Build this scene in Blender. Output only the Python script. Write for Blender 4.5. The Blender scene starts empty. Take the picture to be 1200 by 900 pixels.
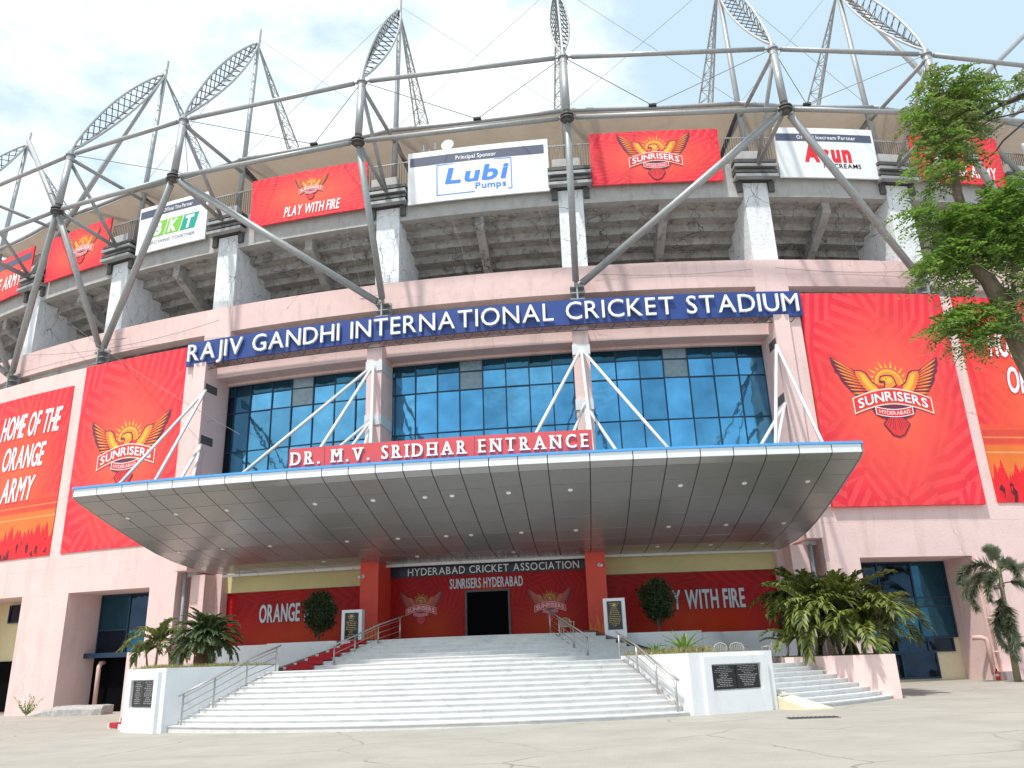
import bpy, math, random
from mathutils import Vector, Matrix
random.seed(7)
R_ = math.radians
S, C = math.sin, math.cos
scene = bpy.context.scene
col = scene.collection
# ------------------------------------------------------------------ camera
cam_d = bpy.data.cameras.new("camera"); cam = bpy.data.objects.new("camera", cam_d); col.objects.link(cam)
scene.camera = cam
cam_d.sensor_width = 36; cam_d.lens = 28.508; cam_d.clip_start = .1; cam_d.clip_end = 4000
CP = Vector((7.24, -41.974, 1.796)); YAW, PIT, ROL = -.124, .33, -.036
_F = Vector((S(YAW)*C(PIT), C(YAW)*C(PIT), S(PIT))); _Rt = Vector((C(YAW), -S(YAW), 0)); _U = _Rt.cross(_F)
_X = C(ROL)*_Rt + S(ROL)*_U; _Y = -S(ROL)*_Rt + C(ROL)*_U
m = Matrix((( _X.x, _Y.x, -_F.x), (_X.y, _Y.y, -_F.y), (_X.z, _Y.z, -_F.z))).to_4x4(); m.translation = CP
cam.matrix_world = m
# ------------------------------------------------------------------ light
SUN_EL, SUN_AZ = 64., -27.      # azimuth from the front (-y) towards -x
sd = Vector((S(R_(SUN_AZ))*C(R_(SUN_EL)), -C(R_(SUN_AZ))*C(R_(SUN_EL)), S(R_(SUN_EL))))
sl = bpy.data.lights.new("sun", 'SUN'); sl.energy = 3.3; sl.angle = R_(2.0); sl.color = (1, .955, .88)
so = bpy.data.objects.new("sun", sl); col.objects.link(so); so.rotation_euler = (-sd).to_track_quat('-Z', 'Y').to_euler(); so.location = (-20, -30, 60)
w = bpy.data.worlds.new("World"); scene.world = w; w.use_nodes = True
nt = w.node_tree; nt.nodes.clear()
def wn(t, **k):
    n = nt.nodes.new(t)
    for a, b in k.items(): setattr(n, a, b)
    return n
sky = wn('ShaderNodeTexSky', sky_type='NISHITA'); sky.sun_disc = False; sky.sun_elevation = R_(SUN_EL)
sky.sun_rotation = math.atan2(sd.x, sd.y); sky.air_density = 1.0; sky.dust_density = 1.6; sky.ozone_density = 2.0
tc = wn('ShaderNodeTexCoord'); mp = wn('ShaderNodeMapping'); mp.inputs['Scale'].default_value = (1, 1, 2.2)
n1 = wn('ShaderNodeTexNoise'); n1.inputs['Scale'].default_value = 2.1; n1.inputs['Detail'].default_value = 9; n1.inputs['Roughness'].default_value = .62
nt.links.new(tc.outputs['Generated'], mp.inputs['Vector']); nt.links.new(mp.outputs[0], n1.inputs['Vector'])
sep = wn('ShaderNodeSeparateXYZ'); nt.links.new(tc.outputs['Generated'], sep.inputs[0])
# a wide cloud bank to the left (west), broken cloud elsewhere
mr = wn('ShaderNodeMapRange'); mr.inputs[1].default_value = .15; mr.inputs[2].default_value = -.75; mr.inputs[3].default_value = -.03; mr.inputs[4].default_value = .19
nt.links.new(sep.outputs['X'], mr.inputs[0])
ad = wn('ShaderNodeMath', operation='ADD'); nt.links.new(n1.outputs[0], ad.inputs[0]); nt.links.new(mr.outputs[0], ad.inputs[1])
cr = wn('ShaderNodeMapRange', interpolation_type='SMOOTHSTEP'); cr.inputs[1].default_value = .50; cr.inputs[2].default_value = .70; cr.inputs[3].default_value = .0; cr.inputs[4].default_value = 1.0
nt.links.new(ad.outputs[0], cr.inputs[0])
veil = wn('ShaderNodeMixRGB'); veil.inputs[0].default_value = .78; veil.inputs[2].default_value = (6.2, 8.0, 9.2, 1)
nt.links.new(sky.outputs[0], veil.inputs[1])
mix = wn('ShaderNodeMixRGB'); mix.inputs[2].default_value = (9.6, 10.1, 10.4, 1)
nt.links.new(cr.outputs[0], mix.inputs[0]); nt.links.new(veil.outputs[0], mix.inputs[1])
bg = wn('ShaderNodeBackground'); bg.inputs[1].default_value = .10
out = wn('ShaderNodeOutputWorld'); nt.links.new(mix.outputs[0], bg.inputs[0]); nt.links.new(bg.outputs[0], out.inputs[0])
scene.view_settings.view_transform = 'Standard'; scene.view_settings.look = 'None'; scene.view_settings.gamma = 1
scene.view_settings.exposure = .36
scene.cycles.max_bounces = 6
# ------------------------------------------------------------------ materials
def mat(name, base, rough=.6, metal=0, var=.0, vscale=3., bump=0., bscale=20., stain=None, spec=.5, coord='Object', vstretch=None, trans=0., dirt=0.):
    m = bpy.data.materials.new(name); m.use_nodes = True; t = m.node_tree; p = t.nodes['Principled BSDF']
    p.inputs['Roughness'].default_value = rough; p.inputs['Metallic'].default_value = metal
    p.inputs['Specular IOR Level'].default_value = spec
    base4 = (*base, 1); p.inputs['Base Color'].default_value = base4
    if var or bump or stain:
        c = t.nodes.new('ShaderNodeTexCoord'); g = t.nodes.new('ShaderNodeNewGeometry'); mp = t.nodes.new('ShaderNodeMapping')
        t.links.new(g.outputs['Position'], mp.inputs[0])
        if vstretch: mp.inputs['Scale'].default_value = vstretch
    if var:
        n = t.nodes.new('ShaderNodeTexNoise'); n.inputs['Scale'].default_value = vscale; n.inputs['Detail'].default_value = 8; n.inputs['Roughness'].default_value = .65
        t.links.new(mp.outputs[0], n.inputs['Vector'])
        r = t.nodes.new('ShaderNodeMapRange'); r.inputs[1].default_value = .28; r.inputs[2].default_value = .72; r.inputs[3].default_value = 1-var; r.inputs[4].default_value = 1+var
        t.links.new(n.outputs[0], r.inputs[0])
        mx = t.nodes.new('ShaderNodeVectorMath'); mx.operation = 'MULTIPLY'; mx.inputs[0].default_value = base
        t.links.new(r.outputs[0], mx.inputs[1]); last = mx.outputs[0]
        if stain:
            scol, amt, ssc, sstr = stain
            mp2 = t.nodes.new('ShaderNodeMapping'); mp2.inputs['Scale'].default_value = sstr; t.links.new(g.outputs['Position'], mp2.inputs[0])
            n2 = t.nodes.new('ShaderNodeTexNoise'); n2.inputs['Scale'].default_value = ssc; n2.inputs['Detail'].default_value = 10; n2.inputs['Roughness'].default_value = .7
            t.links.new(mp2.outputs[0], n2.inputs['Vector'])
            r2 = t.nodes.new('ShaderNodeMapRange'); r2.inputs[1].default_value = .52; r2.inputs[2].default_value = .72; r2.inputs[3].default_value = 0; r2.inputs[4].default_value = amt
            t.links.new(n2.outputs[0], r2.inputs[0])
            mm = t.nodes.new('ShaderNodeMixRGB'); mm.inputs[2].default_value = (*scol, 1); t.links.new(r2.outputs[0], mm.inputs[0]); t.links.new(last, mm.inputs[1]); last = mm.outputs[0]
        t.links.new(last, p.inputs['Base Color'])
    if bump:
        nb = t.nodes.new('ShaderNodeTexNoise'); nb.inputs['Scale'].default_value = bscale; nb.inputs['Detail'].default_value = 6
        t.links.new(mp.outputs[0], nb.inputs['Vector'])
        b = t.nodes.new('ShaderNodeBump'); b.inputs['Strength'].default_value = bump; b.inputs['Distance'].default_value = .05
        t.links.new(nb.outputs[0], b.inputs['Height']); t.links.new(b.outputs[0], p.inputs['Normal'])
    return m
M = {}
M['pink'] = mat('pink_plaster', (.79, .58, .555), .85, var=.055, vscale=.7, bump=.25, bscale=9, stain=((.47, .35, .31), .45, 1.1, (1, 1, .16)))
M['pink2'] = mat('pink_beam_paint', (.75, .54, .515), .8, var=.06, vscale=1.3, bump=.15, bscale=12, stain=((.42, .33, .31), .5, 1.6, (1, 1, .3)))
M['white_pier'] = mat('white_washed_concrete', (.80, .82, .85), .85, var=.07, vscale=2.5, bump=.9, bscale=6, stain=((.36, .35, .34), .6, 2.4, (1, 1, .35)))
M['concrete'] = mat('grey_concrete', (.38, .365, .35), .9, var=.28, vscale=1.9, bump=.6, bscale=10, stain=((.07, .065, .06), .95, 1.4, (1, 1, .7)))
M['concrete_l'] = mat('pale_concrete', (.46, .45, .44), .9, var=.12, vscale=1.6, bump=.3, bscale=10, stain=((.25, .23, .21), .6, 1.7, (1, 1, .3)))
M['dark'] = mat('dark_interior', (.05, .05, .05), .9)
M['black'] = mat('black_opening', (.004, .004, .005), .9, spec=.05)
M['steel'] = mat('galvanised_steel', (.37, .38, .385), .5, metal=.35, var=.12, vscale=5, stain=((.26, .22, .19), .5, 1.6, (1, 1, .3)))
M['steel_d'] = mat('dark_weathered_steel', (.11, .11, .11), .6, metal=.3, var=.3, vscale=6, stain=((.20, .09, .04), .6, 5, (1, 1, 1)))
M['steel_l'] = mat('light_painted_steel', (.68, .69, .70), .45, metal=.1, var=.08, vscale=3)
M['stainless'] = mat('brushed_stainless', (.42, .40, .38), .35, metal=.7)
M['cable'] = mat('wire_rope', (.22, .22, .23), .5, metal=.5)
M['fabric'] = mat('roof_membrane', (.74, .68, .62), .8, var=.10, vscale=.5, stain=((.42, .34, .28), .45, .9, (1, 1, 1)))
t_ = M['fabric'].node_tree
p_ = t_.nodes['Principled BSDF']; trn = t_.nodes.new('ShaderNodeBsdfTranslucent'); trn.inputs[0].default_value = (.72, .64, .56, 1); ms = t_.nodes.new('ShaderNodeMixShader'); ms.inputs[0].default_value = .42
t_.links.new(p_.outputs[0], ms.inputs[1]); t_.links.new(trn.outputs[0], ms.inputs[2]); t_.links.new(ms.outputs[0], t_.nodes['Material Output'].inputs[0])
M['white'] = mat('white_paint', (.76, .77, .79), .6, var=.03, vscale=1.5, stain=((.55, .54, .52), .35, 1.8, (1, 1, .5)))
M['step_white'] = mat('whitewashed_steps', (.665, .66, .65), .75, var=.09, vscale=2.2, bump=.12, bscale=14, stain=((.42, .42, .42), .55, 1.6, (.8, 3, 3)))
M['white_p'] = mat('white_print', (.85, .86, .88), .55)
M['acp'] = mat('grey_aluminium_panel', (.32, .32, .32), .26, metal=.45, var=.03, vscale=2)
M['acp_w'] = mat('white_aluminium_fascia', (.80, .82, .84), .35, metal=.15)
M['seam'] = mat('dark_joint', (.03, .03, .03), .8)
M['blue_trim'] = mat('blue_trim', (.08, .36, .78), .5, var=.1, vscale=3)
M['yellow'] = mat('pale_yellow_plaster', (.66, .58, .30), .8, var=.06, vscale=1.5)
M['cream'] = mat('cream_plaster', (.72, .62, .38), .8, var=.05)
M['cream_l'] = mat('pale_cream_plaster', (.75, .68, .48), .8, var=.05)
M['orange'] = mat('orange_red_paint', (.72, .065, .035), .5, var=.06, vscale=2)
M['maroon_steps'] = mat('crimson_carpet', (.42, .012, .022), .95, var=.2, vscale=12)
M['granite'] = mat('dark_granite', (.10, .085, .08), .3, var=.3, vscale=20)
M['navy'] = mat('navy_board', (.025, .06, .25), .45, var=.12, vscale=1.5)
M['navy_d'] = mat('dark_navy_board', (.010, .016, .045), .3)
M['letter'] = mat('white_letter', (.86, .86, .84), .35)
M['red_board'] = mat('crimson_sign_board', (.62, .085, .10), .5, var=.05, vscale=2)
M['band'] = mat('slate_print_band', (.09, .10, .16), .5)
M['lubi'] = mat('blue_print', (.035, .22, .75), .5)
M['arun'] = mat('red_print', (.78, .02, .035), .5)
M['bktg'] = mat('green_print', (.22, .56, .06), .5)
M['bktt'] = mat('teal_print', (.0, .38, .26), .5)
M['greyp'] = mat('grey_print', (.25, .26, .30), .5)
M['logo_dark'] = mat('plum_print', (.14, .018, .05), .5)
M['logo_or'] = mat('orange_print', (.90, .27, .04), .5)
M['logo_ye'] = mat('yellow_print', (.95, .48, .05), .5)
M['logo_re'] = mat('scarlet_print', (.75, .035, .035), .5)
M['silver'] = mat('silver_letter', (.62, .62, .65), .4)
M['flame'] = mat('flame_print', (.80, .20, .03), .5)
M['logo_or2'] = mat('dark_orange_print', (.45, .13, .03), .4)  # darker orange and yellow, for the crests on the entrance banners
M['logo_ye2'] = mat('dark_yellow_print', (.50, .26, .04), .4)
M['plaque'] = mat('black_granite_plaque', (.012, .012, .014), .15)
M['plaque_t'] = mat('engraved_silver_lines', (.35, .35, .36), .5)
M['gold'] = mat('gold_engraving', (.55, .36, .08), .4)
M['plastic'] = mat('cream_plastic', (.66, .62, .52), .4)
M['pipe'] = mat('grey_pipe', (.28, .31, .35), .5)
M['pinkpipe'] = mat('pink_painted_pipe', (.70, .46, .41), .6)
M['lamp'] = mat('lamp_glass', (.85, .85, .82), .2)
M['soil'] = mat('dry_soil_and_grass', (.22, .20, .10), .95, var=.4, vscale=8, bump=.8, bscale=30)
M['bark'] = mat('tree_bark', (.17, .125, .09), .9, var=.35, vscale=8, bump=.9, bscale=24, vstretch=(1, 1, .35))
M['bark_d'] = mat('dark_twig_bark', (.05, .042, .036), .9, var=.3, vscale=20)
M['palmwood'] = mat('palm_stem', (.24, .22, .13), .85, var=.3, vscale=9)
M['deadleaf'] = mat('dead_brown_leaves', (.13, .065, .028), .9, var=.4, vscale=10)
M['rubble'] = mat('rough_kerb_concrete', (.38, .36, .35), .95, var=.25, vscale=5, bump=1, bscale=9)
def leafmat(name, a, b, sc=2.5, rough=.45, tr=.3):
    m = bpy.data.materials.new(name); m.use_nodes = True; t = m.node_tree; p = t.nodes['Principled BSDF']; p.inputs['Roughness'].default_value = rough
    g = t.nodes.new('ShaderNodeNewGeometry'); n = t.nodes.new('ShaderNodeTexNoise'); n.inputs['Scale'].default_value = sc; n.inputs['Detail'].default_value = 4
    t.links.new(g.outputs['Position'], n.inputs['Vector'])
    ad = t.nodes.new('ShaderNodeMath'); ad.operation = 'MULTIPLY_ADD'; ad.inputs[1].default_value = .55; t.links.new(g.outputs['Random Per Island'], ad.inputs[0])
    s2 = t.nodes.new('ShaderNodeMath'); s2.operation = 'MULTIPLY'; s2.inputs[1].default_value = .55; t.links.new(n.outputs[0], s2.inputs[0]); t.links.new(s2.outputs[0], ad.inputs[2])
    r = t.nodes.new('ShaderNodeMapRange'); r.inputs[1].default_value = .15; r.inputs[2].default_value = .8; t.links.new(ad.outputs[0], r.inputs[0])
    mx = t.nodes.new('ShaderNodeMixRGB'); mx.inputs[1].default_value = (*a, 1); mx.inputs[2].default_value = (*b, 1); t.links.new(r.outputs[0], mx.inputs[0])
    t.links.new(mx.outputs[0], p.inputs['Base Color'])
    tl = t.nodes.new('ShaderNodeBsdfTranslucent'); t.links.new(mx.outputs[0], tl.inputs[0]); ms = t.nodes.new('ShaderNodeMixShader'); ms.inputs[0].default_value = tr
    t.links.new(p.outputs[0], ms.inputs[1]); t.links.new(tl.outputs[0], ms.inputs[2]); t.links.new(ms.outputs[0], t.nodes['Material Output'].inputs[0])
    return m
M['leaf'] = leafmat('neem_leaf', (.035, .08, .015), (.24, .40, .07), tr=.42)
M['leaf2'] = leafmat('olive_leaf', (.07, .11, .03), (.30, .36, .12), tr=.4)
M['palmleaf'] = leafmat('areca_leaf', (.015, .038, .010), (.21, .25, .045), 1.6, tr=.2)
M['cycadleaf'] = leafmat('cycad_leaf', (.03, .06, .02), (.10, .15, .05))
M['foxleaf'] = leafmat('foxtail_leaf', (.09, .12, .07), (.26, .30, .19))
M['darkleaf'] = leafmat('ficus_leaf', (.010, .022, .010), (.055, .09, .03), tr=.15)
M['agaveleaf'] = leafmat('agave_leaf', (.05, .16, .02), (.25, .38, .08))
M['drygrass'] = leafmat('dry_grass', (.20, .19, .07), (.40, .36, .16))
def ground_mat():
    m = mat('worn_concrete_paving', (.365, .338, .295), .85, var=.13, vscale=.5, bump=.4, bscale=25, stain=((.27, .255, .235), .6, .45, (.6, 1.6, 1)))
    t = m.node_tree; p = t.nodes['Principled BSDF']; g = t.nodes.new('ShaderNodeNewGeometry')
    last = p.inputs['Base Color'].links[0].from_socket
    nz = t.nodes.new('ShaderNodeTexNoise'); nz.inputs['Scale'].default_value = .7; nz.inputs['Detail'].default_value = 7; t.links.new(g.outputs['Position'], nz.inputs['Vector'])
    ad = t.nodes.new('ShaderNodeMixRGB'); ad.blend_type = 'ADD'; ad.inputs[0].default_value = .9; t.links.new(g.outputs['Position'], ad.inputs[1]); t.links.new(nz.outputs['Color'], ad.inputs[2])
    v = t.nodes.new('ShaderNodeTexVoronoi'); v.feature = 'DISTANCE_TO_EDGE'; v.inputs['Scale'].default_value = .19; v.voronoi_dimensions = '2D'; t.links.new(ad.outputs[0], v.inputs['Vector'])
    r = t.nodes.new('ShaderNodeMapRange'); r.inputs[1].default_value = .002; r.inputs[2].default_value = .010; r.inputs[3].default_value = .62; r.inputs[4].default_value = 0; t.links.new(v.outputs[0], r.inputs[0])
    n3 = t.nodes.new('ShaderNodeTexNoise'); n3.inputs['Scale'].default_value = .5; t.links.new(g.outputs['Position'], n3.inputs['Vector'])
    r3 = t.nodes.new('ShaderNodeMapRange'); r3.inputs[1].default_value = .42; r3.inputs[2].default_value = .55; t.links.new(n3.outputs[0], r3.inputs[0])
    mu = t.nodes.new('ShaderNodeMath'); mu.operation = 'MULTIPLY'; t.links.new(r.outputs[0], mu.inputs[0]); t.links.new(r3.outputs[0], mu.inputs[1])
    mx = t.nodes.new('ShaderNodeMixRGB'); mx.inputs[2].default_value = (.14, .11, .085, 1); t.links.new(mu.outputs[0], mx.inputs[0]); t.links.new(last, mx.inputs[1]); t.links.new(mx.outputs[0], p.inputs['Base Color'])
    return m
M['ground'] = ground_mat()
def cracks(m, scale, wdt, colr, amt, cov=(.5, .62), st=(1, 1, 1), wob=.5):
    t = m.node_tree; p = t.nodes['Principled BSDF']; g = t.nodes.new('ShaderNodeNewGeometry'); last = p.inputs['Base Color'].links[0].from_socket
    mp = t.nodes.new('ShaderNodeMapping'); mp.inputs['Scale'].default_value = st; t.links.new(g.outputs['Position'], mp.inputs[0])
    nz = t.nodes.new('ShaderNodeTexNoise'); nz.inputs['Scale'].default_value = 1.6; nz.inputs['Detail'].default_value = 8; t.links.new(g.outputs['Position'], nz.inputs['Vector'])
    ad = t.nodes.new('ShaderNodeMixRGB'); ad.blend_type = 'ADD'; ad.inputs[0].default_value = wob; t.links.new(mp.outputs[0], ad.inputs[1]); t.links.new(nz.outputs['Color'], ad.inputs[2])
    v = t.nodes.new('ShaderNodeTexVoronoi'); v.feature = 'DISTANCE_TO_EDGE'; v.inputs['Scale'].default_value = scale; t.links.new(ad.outputs[0], v.inputs['Vector'])
    q = t.nodes.new('ShaderNodeMapRange'); q.inputs[1].default_value = wdt*.4; q.inputs[2].default_value = wdt; q.inputs[3].default_value = amt; q.inputs[4].default_value = 0; t.links.new(v.outputs[0], q.inputs[0])
    n3 = t.nodes.new('ShaderNodeTexNoise'); n3.inputs['Scale'].default_value = .45; n3.inputs['Detail'].default_value = 3; t.links.new(g.outputs['Position'], n3.inputs['Vector'])
    r3 = t.nodes.new('ShaderNodeMapRange'); r3.inputs[1].default_value = cov[0]; r3.inputs[2].default_value = cov[1]; t.links.new(n3.outputs[0], r3.inputs[0])
    mu = t.nodes.new('ShaderNodeMath'); mu.operation = 'MULTIPLY'; t.links.new(q.outputs[0], mu.inputs[0]); t.links.new(r3.outputs[0], mu.inputs[1])
    mx = t.nodes.new('ShaderNodeMixRGB'); mx.inputs[2].default_value = (*colr, 1); t.links.new(mu.outputs[0], mx.inputs[0]); t.links.new(last, mx.inputs[1]); t.links.new(mx.outputs[0], p.inputs['Base Color'])
cracks(M['white_pier'], .75, .011, (.10, .095, .09), .8, (.40, .52), (1, 1, .55))
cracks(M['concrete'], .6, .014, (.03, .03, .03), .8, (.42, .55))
cracks(M['pink'], .22, .0035, (.35, .24, .21), .55, (.52, .60))
cracks(M['pink2'], .35, .005, (.33, .22, .19), .6, (.48, .58))
cracks(M['step_white'], .5, .008, (.36, .35, .34), .4, (.48, .58), (1, 1, 2))
cracks(M['white'], .4, .006, (.45, .44, .43), .4, (.52, .6))
def glass_mat(name, tint, rough=.06, rnd=.35):
    m = bpy.data.materials.new(name); m.use_nodes = True; t = m.node_tree; p = t.nodes['Principled BSDF']
    p.inputs['Metallic'].default_value = .85; p.inputs['Roughness'].default_value = rough
    oi = t.nodes.new('ShaderNodeObjectInfo'); g = t.nodes.new('ShaderNodeNewGeometry')
    n = t.nodes.new('ShaderNodeTexNoise'); n.inputs['Scale'].default_value = .8; n.inputs['Detail'].default_value = 5; t.links.new(g.outputs['Position'], n.inputs['Vector'])
    r = t.nodes.new('ShaderNodeMapRange'); r.inputs[3].default_value = 1-rnd; r.inputs[4].default_value = 1+rnd*.6; t.links.new(oi.outputs['Random'], r.inputs[0])
    r2 = t.nodes.new('ShaderNodeMapRange'); r2.inputs[1].default_value = .3; r2.inputs[2].default_value = .7; r2.inputs[3].default_value = .78; r2.inputs[4].default_value = 1.15; t.links.new(n.outputs[0], r2.inputs[0])
    mu = t.nodes.new('ShaderNodeMath'); mu.operation = 'MULTIPLY'; t.links.new(r.outputs[0], mu.inputs[0]); t.links.new(r2.outputs[0], mu.inputs[1])
    v = t.nodes.new('ShaderNodeVectorMath'); v.operation = 'MULTIPLY'; v.inputs[0].default_value = tint; t.links.new(mu.outputs[0], v.inputs[1]); t.links.new(v.outputs[0], p.inputs['Base Color'])
    nb = t.nodes.new('ShaderNodeTexNoise'); nb.inputs['Scale'].default_value = .9; nb.inputs['Detail'].default_value = 2; t.links.new(g.outputs['Position'], nb.inputs['Vector'])
    b = t.nodes.new('ShaderNodeBump'); b.inputs['Strength'].default_value = .5; b.inputs['Distance'].default_value = .05; t.links.new(nb.outputs[0], b.inputs['Height']); t.links.new(b.outputs[0], p.inputs['Normal'])
    return m
M['glass'] = glass_mat('blue_reflective_glass', (.12, .39, .64), rnd=.24)
M['glass_d'] = glass_mat('deep_teal_glass', (.035, .13, .20), rnd=.3)
M['glass_k'] = glass_mat('dark_navy_glass', (.025, .045, .075), rnd=.3)
M['glass_g'] = mat('dusty_grey_glass', (.22, .29, .33), .35, metal=.4, var=.2, vscale=4)
M['mullion'] = mat('dark_aluminium_mullion', (.02, .05, .09), .4, metal=.4)
def banner_mat(name, kind, cu=.5, cv=.5):
    """printed vinyl: red ground with shard pattern, warm glow round the crest (all ink, in UV)"""
    m = bpy.data.materials.new(name); m.use_nodes = True; t = m.node_tree; p = t.nodes['Principled BSDF']
    p.inputs['Roughness'].default_value = .5 if kind != 'gloss' else .3
    p.inputs['Specular IOR Level'].default_value = .3 if kind != 'gloss' else .10
    uv = t.nodes.new('ShaderNodeUVMap'); uv.uv_map = 'UVMap'
    L = t.links.new
    sp = t.nodes.new('ShaderNodeSeparateXYZ'); L(uv.outputs[0], sp.inputs[0])
    mpp = t.nodes.new('ShaderNodeMapping'); mpp.inputs['Location'].default_value = (-cu, -cv, 0); L(uv.outputs[0], mpp.inputs[0])
    ln = t.nodes.new('ShaderNodeVectorMath'); ln.operation = 'LENGTH'; L(mpp.outputs[0], ln.inputs[0])
    gr = t.nodes.new('ShaderNodeMapRange'); gr.interpolation_type = 'SMOOTHSTEP'; gr.inputs[1].default_value = .05; gr.inputs[2].default_value = .60; gr.inputs[3].default_value = 1; gr.inputs[4].default_value = 0; L(ln.outputs['Value'], gr.inputs[0])
    # angular shards: voronoi stretched along the radius
    v = t.nodes.new('ShaderNodeTexVoronoi'); v.voronoi_dimensions = '2D'; v.distance = 'EUCLIDEAN'; v.feature = 'F1'; v.inputs['Scale'].default_value = 4.6; v.inputs['Randomness'].default_value = .9; L(mpp.outputs[0], v.inputs['Vector'])
    sc_ = t.nodes.new('ShaderNodeSeparateXYZ'); L(v.outputs['Color'], sc_.inputs[0])
    an = t.nodes.new('ShaderNodeMath'); an.operation = 'MULTIPLY'; an.inputs[1].default_value = 6.283; L(sc_.outputs[0], an.inputs[0])
    rt = t.nodes.new('ShaderNodeVectorRotate'); rt.rotation_type = 'Z_AXIS'; L(mpp.outputs[0], rt.inputs['Vector']); L(an.outputs[0], rt.inputs['Angle'])
    sx_ = t.nodes.new('ShaderNodeSeparateXYZ'); L(rt.outputs[0], sx_.inputs[0])
    wv = t.nodes.new('ShaderNodeMath'); wv.operation = 'PINGPONG'; wv.inputs[1].default_value = .032; L(sx_.outputs[0], wv.inputs[0])
    ws = t.nodes.new('ShaderNodeMapRange'); ws.inputs[1].default_value = .016; ws.inputs[2].default_value = .018; L(wv.outputs[0], ws.inputs[0])
    fade = t.nodes.new('ShaderNodeMath'); fade.operation = 'MULTIPLY'; L(ws.outputs[0], fade.inputs[0]); 
    inv = t.nodes.new('ShaderNodeMapRange'); inv.inputs[1].default_value = .0; inv.inputs[2].default_value = .9; inv.inputs[3].default_value = .9; inv.inputs[4].default_value = .1; L(gr.outputs[0], inv.inputs[0]); L(inv.outputs[0], fade.inputs[1])
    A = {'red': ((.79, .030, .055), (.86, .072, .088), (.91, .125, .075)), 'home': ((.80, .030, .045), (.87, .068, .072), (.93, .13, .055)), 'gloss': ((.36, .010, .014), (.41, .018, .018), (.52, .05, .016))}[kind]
    b1 = t.nodes.new('ShaderNodeMixRGB'); b1.inputs[1].default_value = (*A[0], 1); b1.inputs[2].default_value = (*A[1], 1); L(fade.outputs[0], b1.inputs[0])
    b2 = t.nodes.new('ShaderNodeMixRGB'); b2.inputs[2].default_value = (*A[2], 1); L(gr.outputs[0], b2.inputs[0]); L(b1.outputs[0], b2.inputs[1]); last = b2.outputs[0]
    if kind == 'home':
        # printed stadium picture at the foot of the banner: orange field, red stands, jagged red crowd with dark figures
        def band(lo, hi, colr, fac, prev, nscale=None, namp=0.):
            src = sp.outputs['Y']
            if nscale:
                mm = t.nodes.new('ShaderNodeMapping'); mm.inputs['Scale'].default_value = nscale; L(uv.outputs[0], mm.inputs[0])
                vv = t.nodes.new('ShaderNodeTexVoronoi'); vv.voronoi_dimensions = '2D'; vv.distance = 'MANHATTAN'; vv.inputs['Scale'].default_value = 1; L(mm.outputs[0], vv.inputs['Vector'])
                ma = t.nodes.new('ShaderNodeMath'); ma.operation = 'MULTIPLY_ADD'; ma.inputs[1].default_value = namp; L(vv.outputs['Distance'], ma.inputs[0]); L(sp.outputs['Y'], ma.inputs[2]); src = ma.outputs[0]
            a = t.nodes.new('ShaderNodeMath'); a.operation = 'GREATER_THAN'; a.inputs[1].default_value = lo; L(src, a.inputs[0])
            b = t.nodes.new('ShaderNodeMath'); b.operation = 'LESS_THAN'; b.inputs[1].default_value = hi; L(src, b.inputs[0])
            c = t.nodes.new('ShaderNodeMath'); c.operation = 'MULTIPLY'; L(a.outputs[0], c.inputs[0]); L(b.outputs[0], c.inputs[1])
            d = t.nodes.new('ShaderNodeMath'); d.operation = 'MULTIPLY'; d.inputs[1].default_value = fac; L(c.outputs[0], d.inputs[0])
            x = t.nodes.new('ShaderNodeMixRGB'); x.inputs[2].default_value = (*colr, 1); L(d.outputs[0], x.inputs[0]); L(prev, x.inputs[1]); return x.outputs[0]
        last = band(-1, .36, (.82, .10, .045), .75, last)
        last = band(.27, .335, (.62, .06, .04), .6, last)
        last = band(.295, .302, (.85, .30, .10), .7, last)
        last = band(-1, .262, (.76, .20, .035), .85, last)
        last = band(.225, .232, (.86, .5, .25), .5, last)
        last = band(-1, .205, (.84, .02, .03), 1., last, (26, 2.2, 1), .10)
        last = band(-1, .115, (.05, .01, .015), .9, last, (17, 10, 1), .16)
        last = band(-1, .085, (.80, .02, .03), .85, last, (22, 16, 1), .10)
    n = t.nodes.new('ShaderNodeTexNoise'); g = t.nodes.new('ShaderNodeNewGeometry'); n.inputs['Scale'].default_value = .9; n.inputs['Detail'].default_value = 5; L(g.outputs['Position'], n.inputs['Vector'])
    r = t.nodes.new('ShaderNodeMapRange'); r.inputs[1].default_value = .3; r.inputs[2].default_value = .7; r.inputs[3].default_value = .90; r.inputs[4].default_value = 1.08; L(n.outputs[0], r.inputs[0])
    f = t.nodes.new('ShaderNodeVectorMath'); f.operation = 'MULTIPLY'; L(last, f.inputs[0]); L(r.outputs[0], f.inputs[1]); L(f.outputs[0], p.inputs['Base Color'])
    nw = t.nodes.new('ShaderNodeTexNoise'); nw.inputs['Scale'].default_value = 3.; nw.inputs['Detail'].default_value = 3; nw.inputs['Distortion'].default_value = .6
    mw = t.nodes.new('ShaderNodeMapping'); mw.inputs['Scale'].default_value = (.8, .8, .22); L(g.outputs['Position'], mw.inputs[0]); L(mw.outputs[0], nw.inputs['Vector'])
    b0 = t.nodes.new('ShaderNodeBump'); b0.inputs['Strength'].default_value = .35; b0.inputs['Distance'].default_value = .05; L(nw.outputs[0], b0.inputs['Height'])
    bb = t.nodes.new('ShaderNodeBump'); L(b0.outputs[0], bb.inputs['Normal']); bb.inputs['Strength'].default_value = .5; bb.inputs['Distance'].default_value = .05; L(n.outputs[0], bb.inputs['Height']); L(bb.outputs[0], p.inputs['Normal'])
    return m
M['ban_red'] = banner_mat('printed_red_vinyl', 'red', .5, .48)
M['ban_home'] = banner_mat('printed_stadium_vinyl', 'home', .5, .45)
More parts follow.
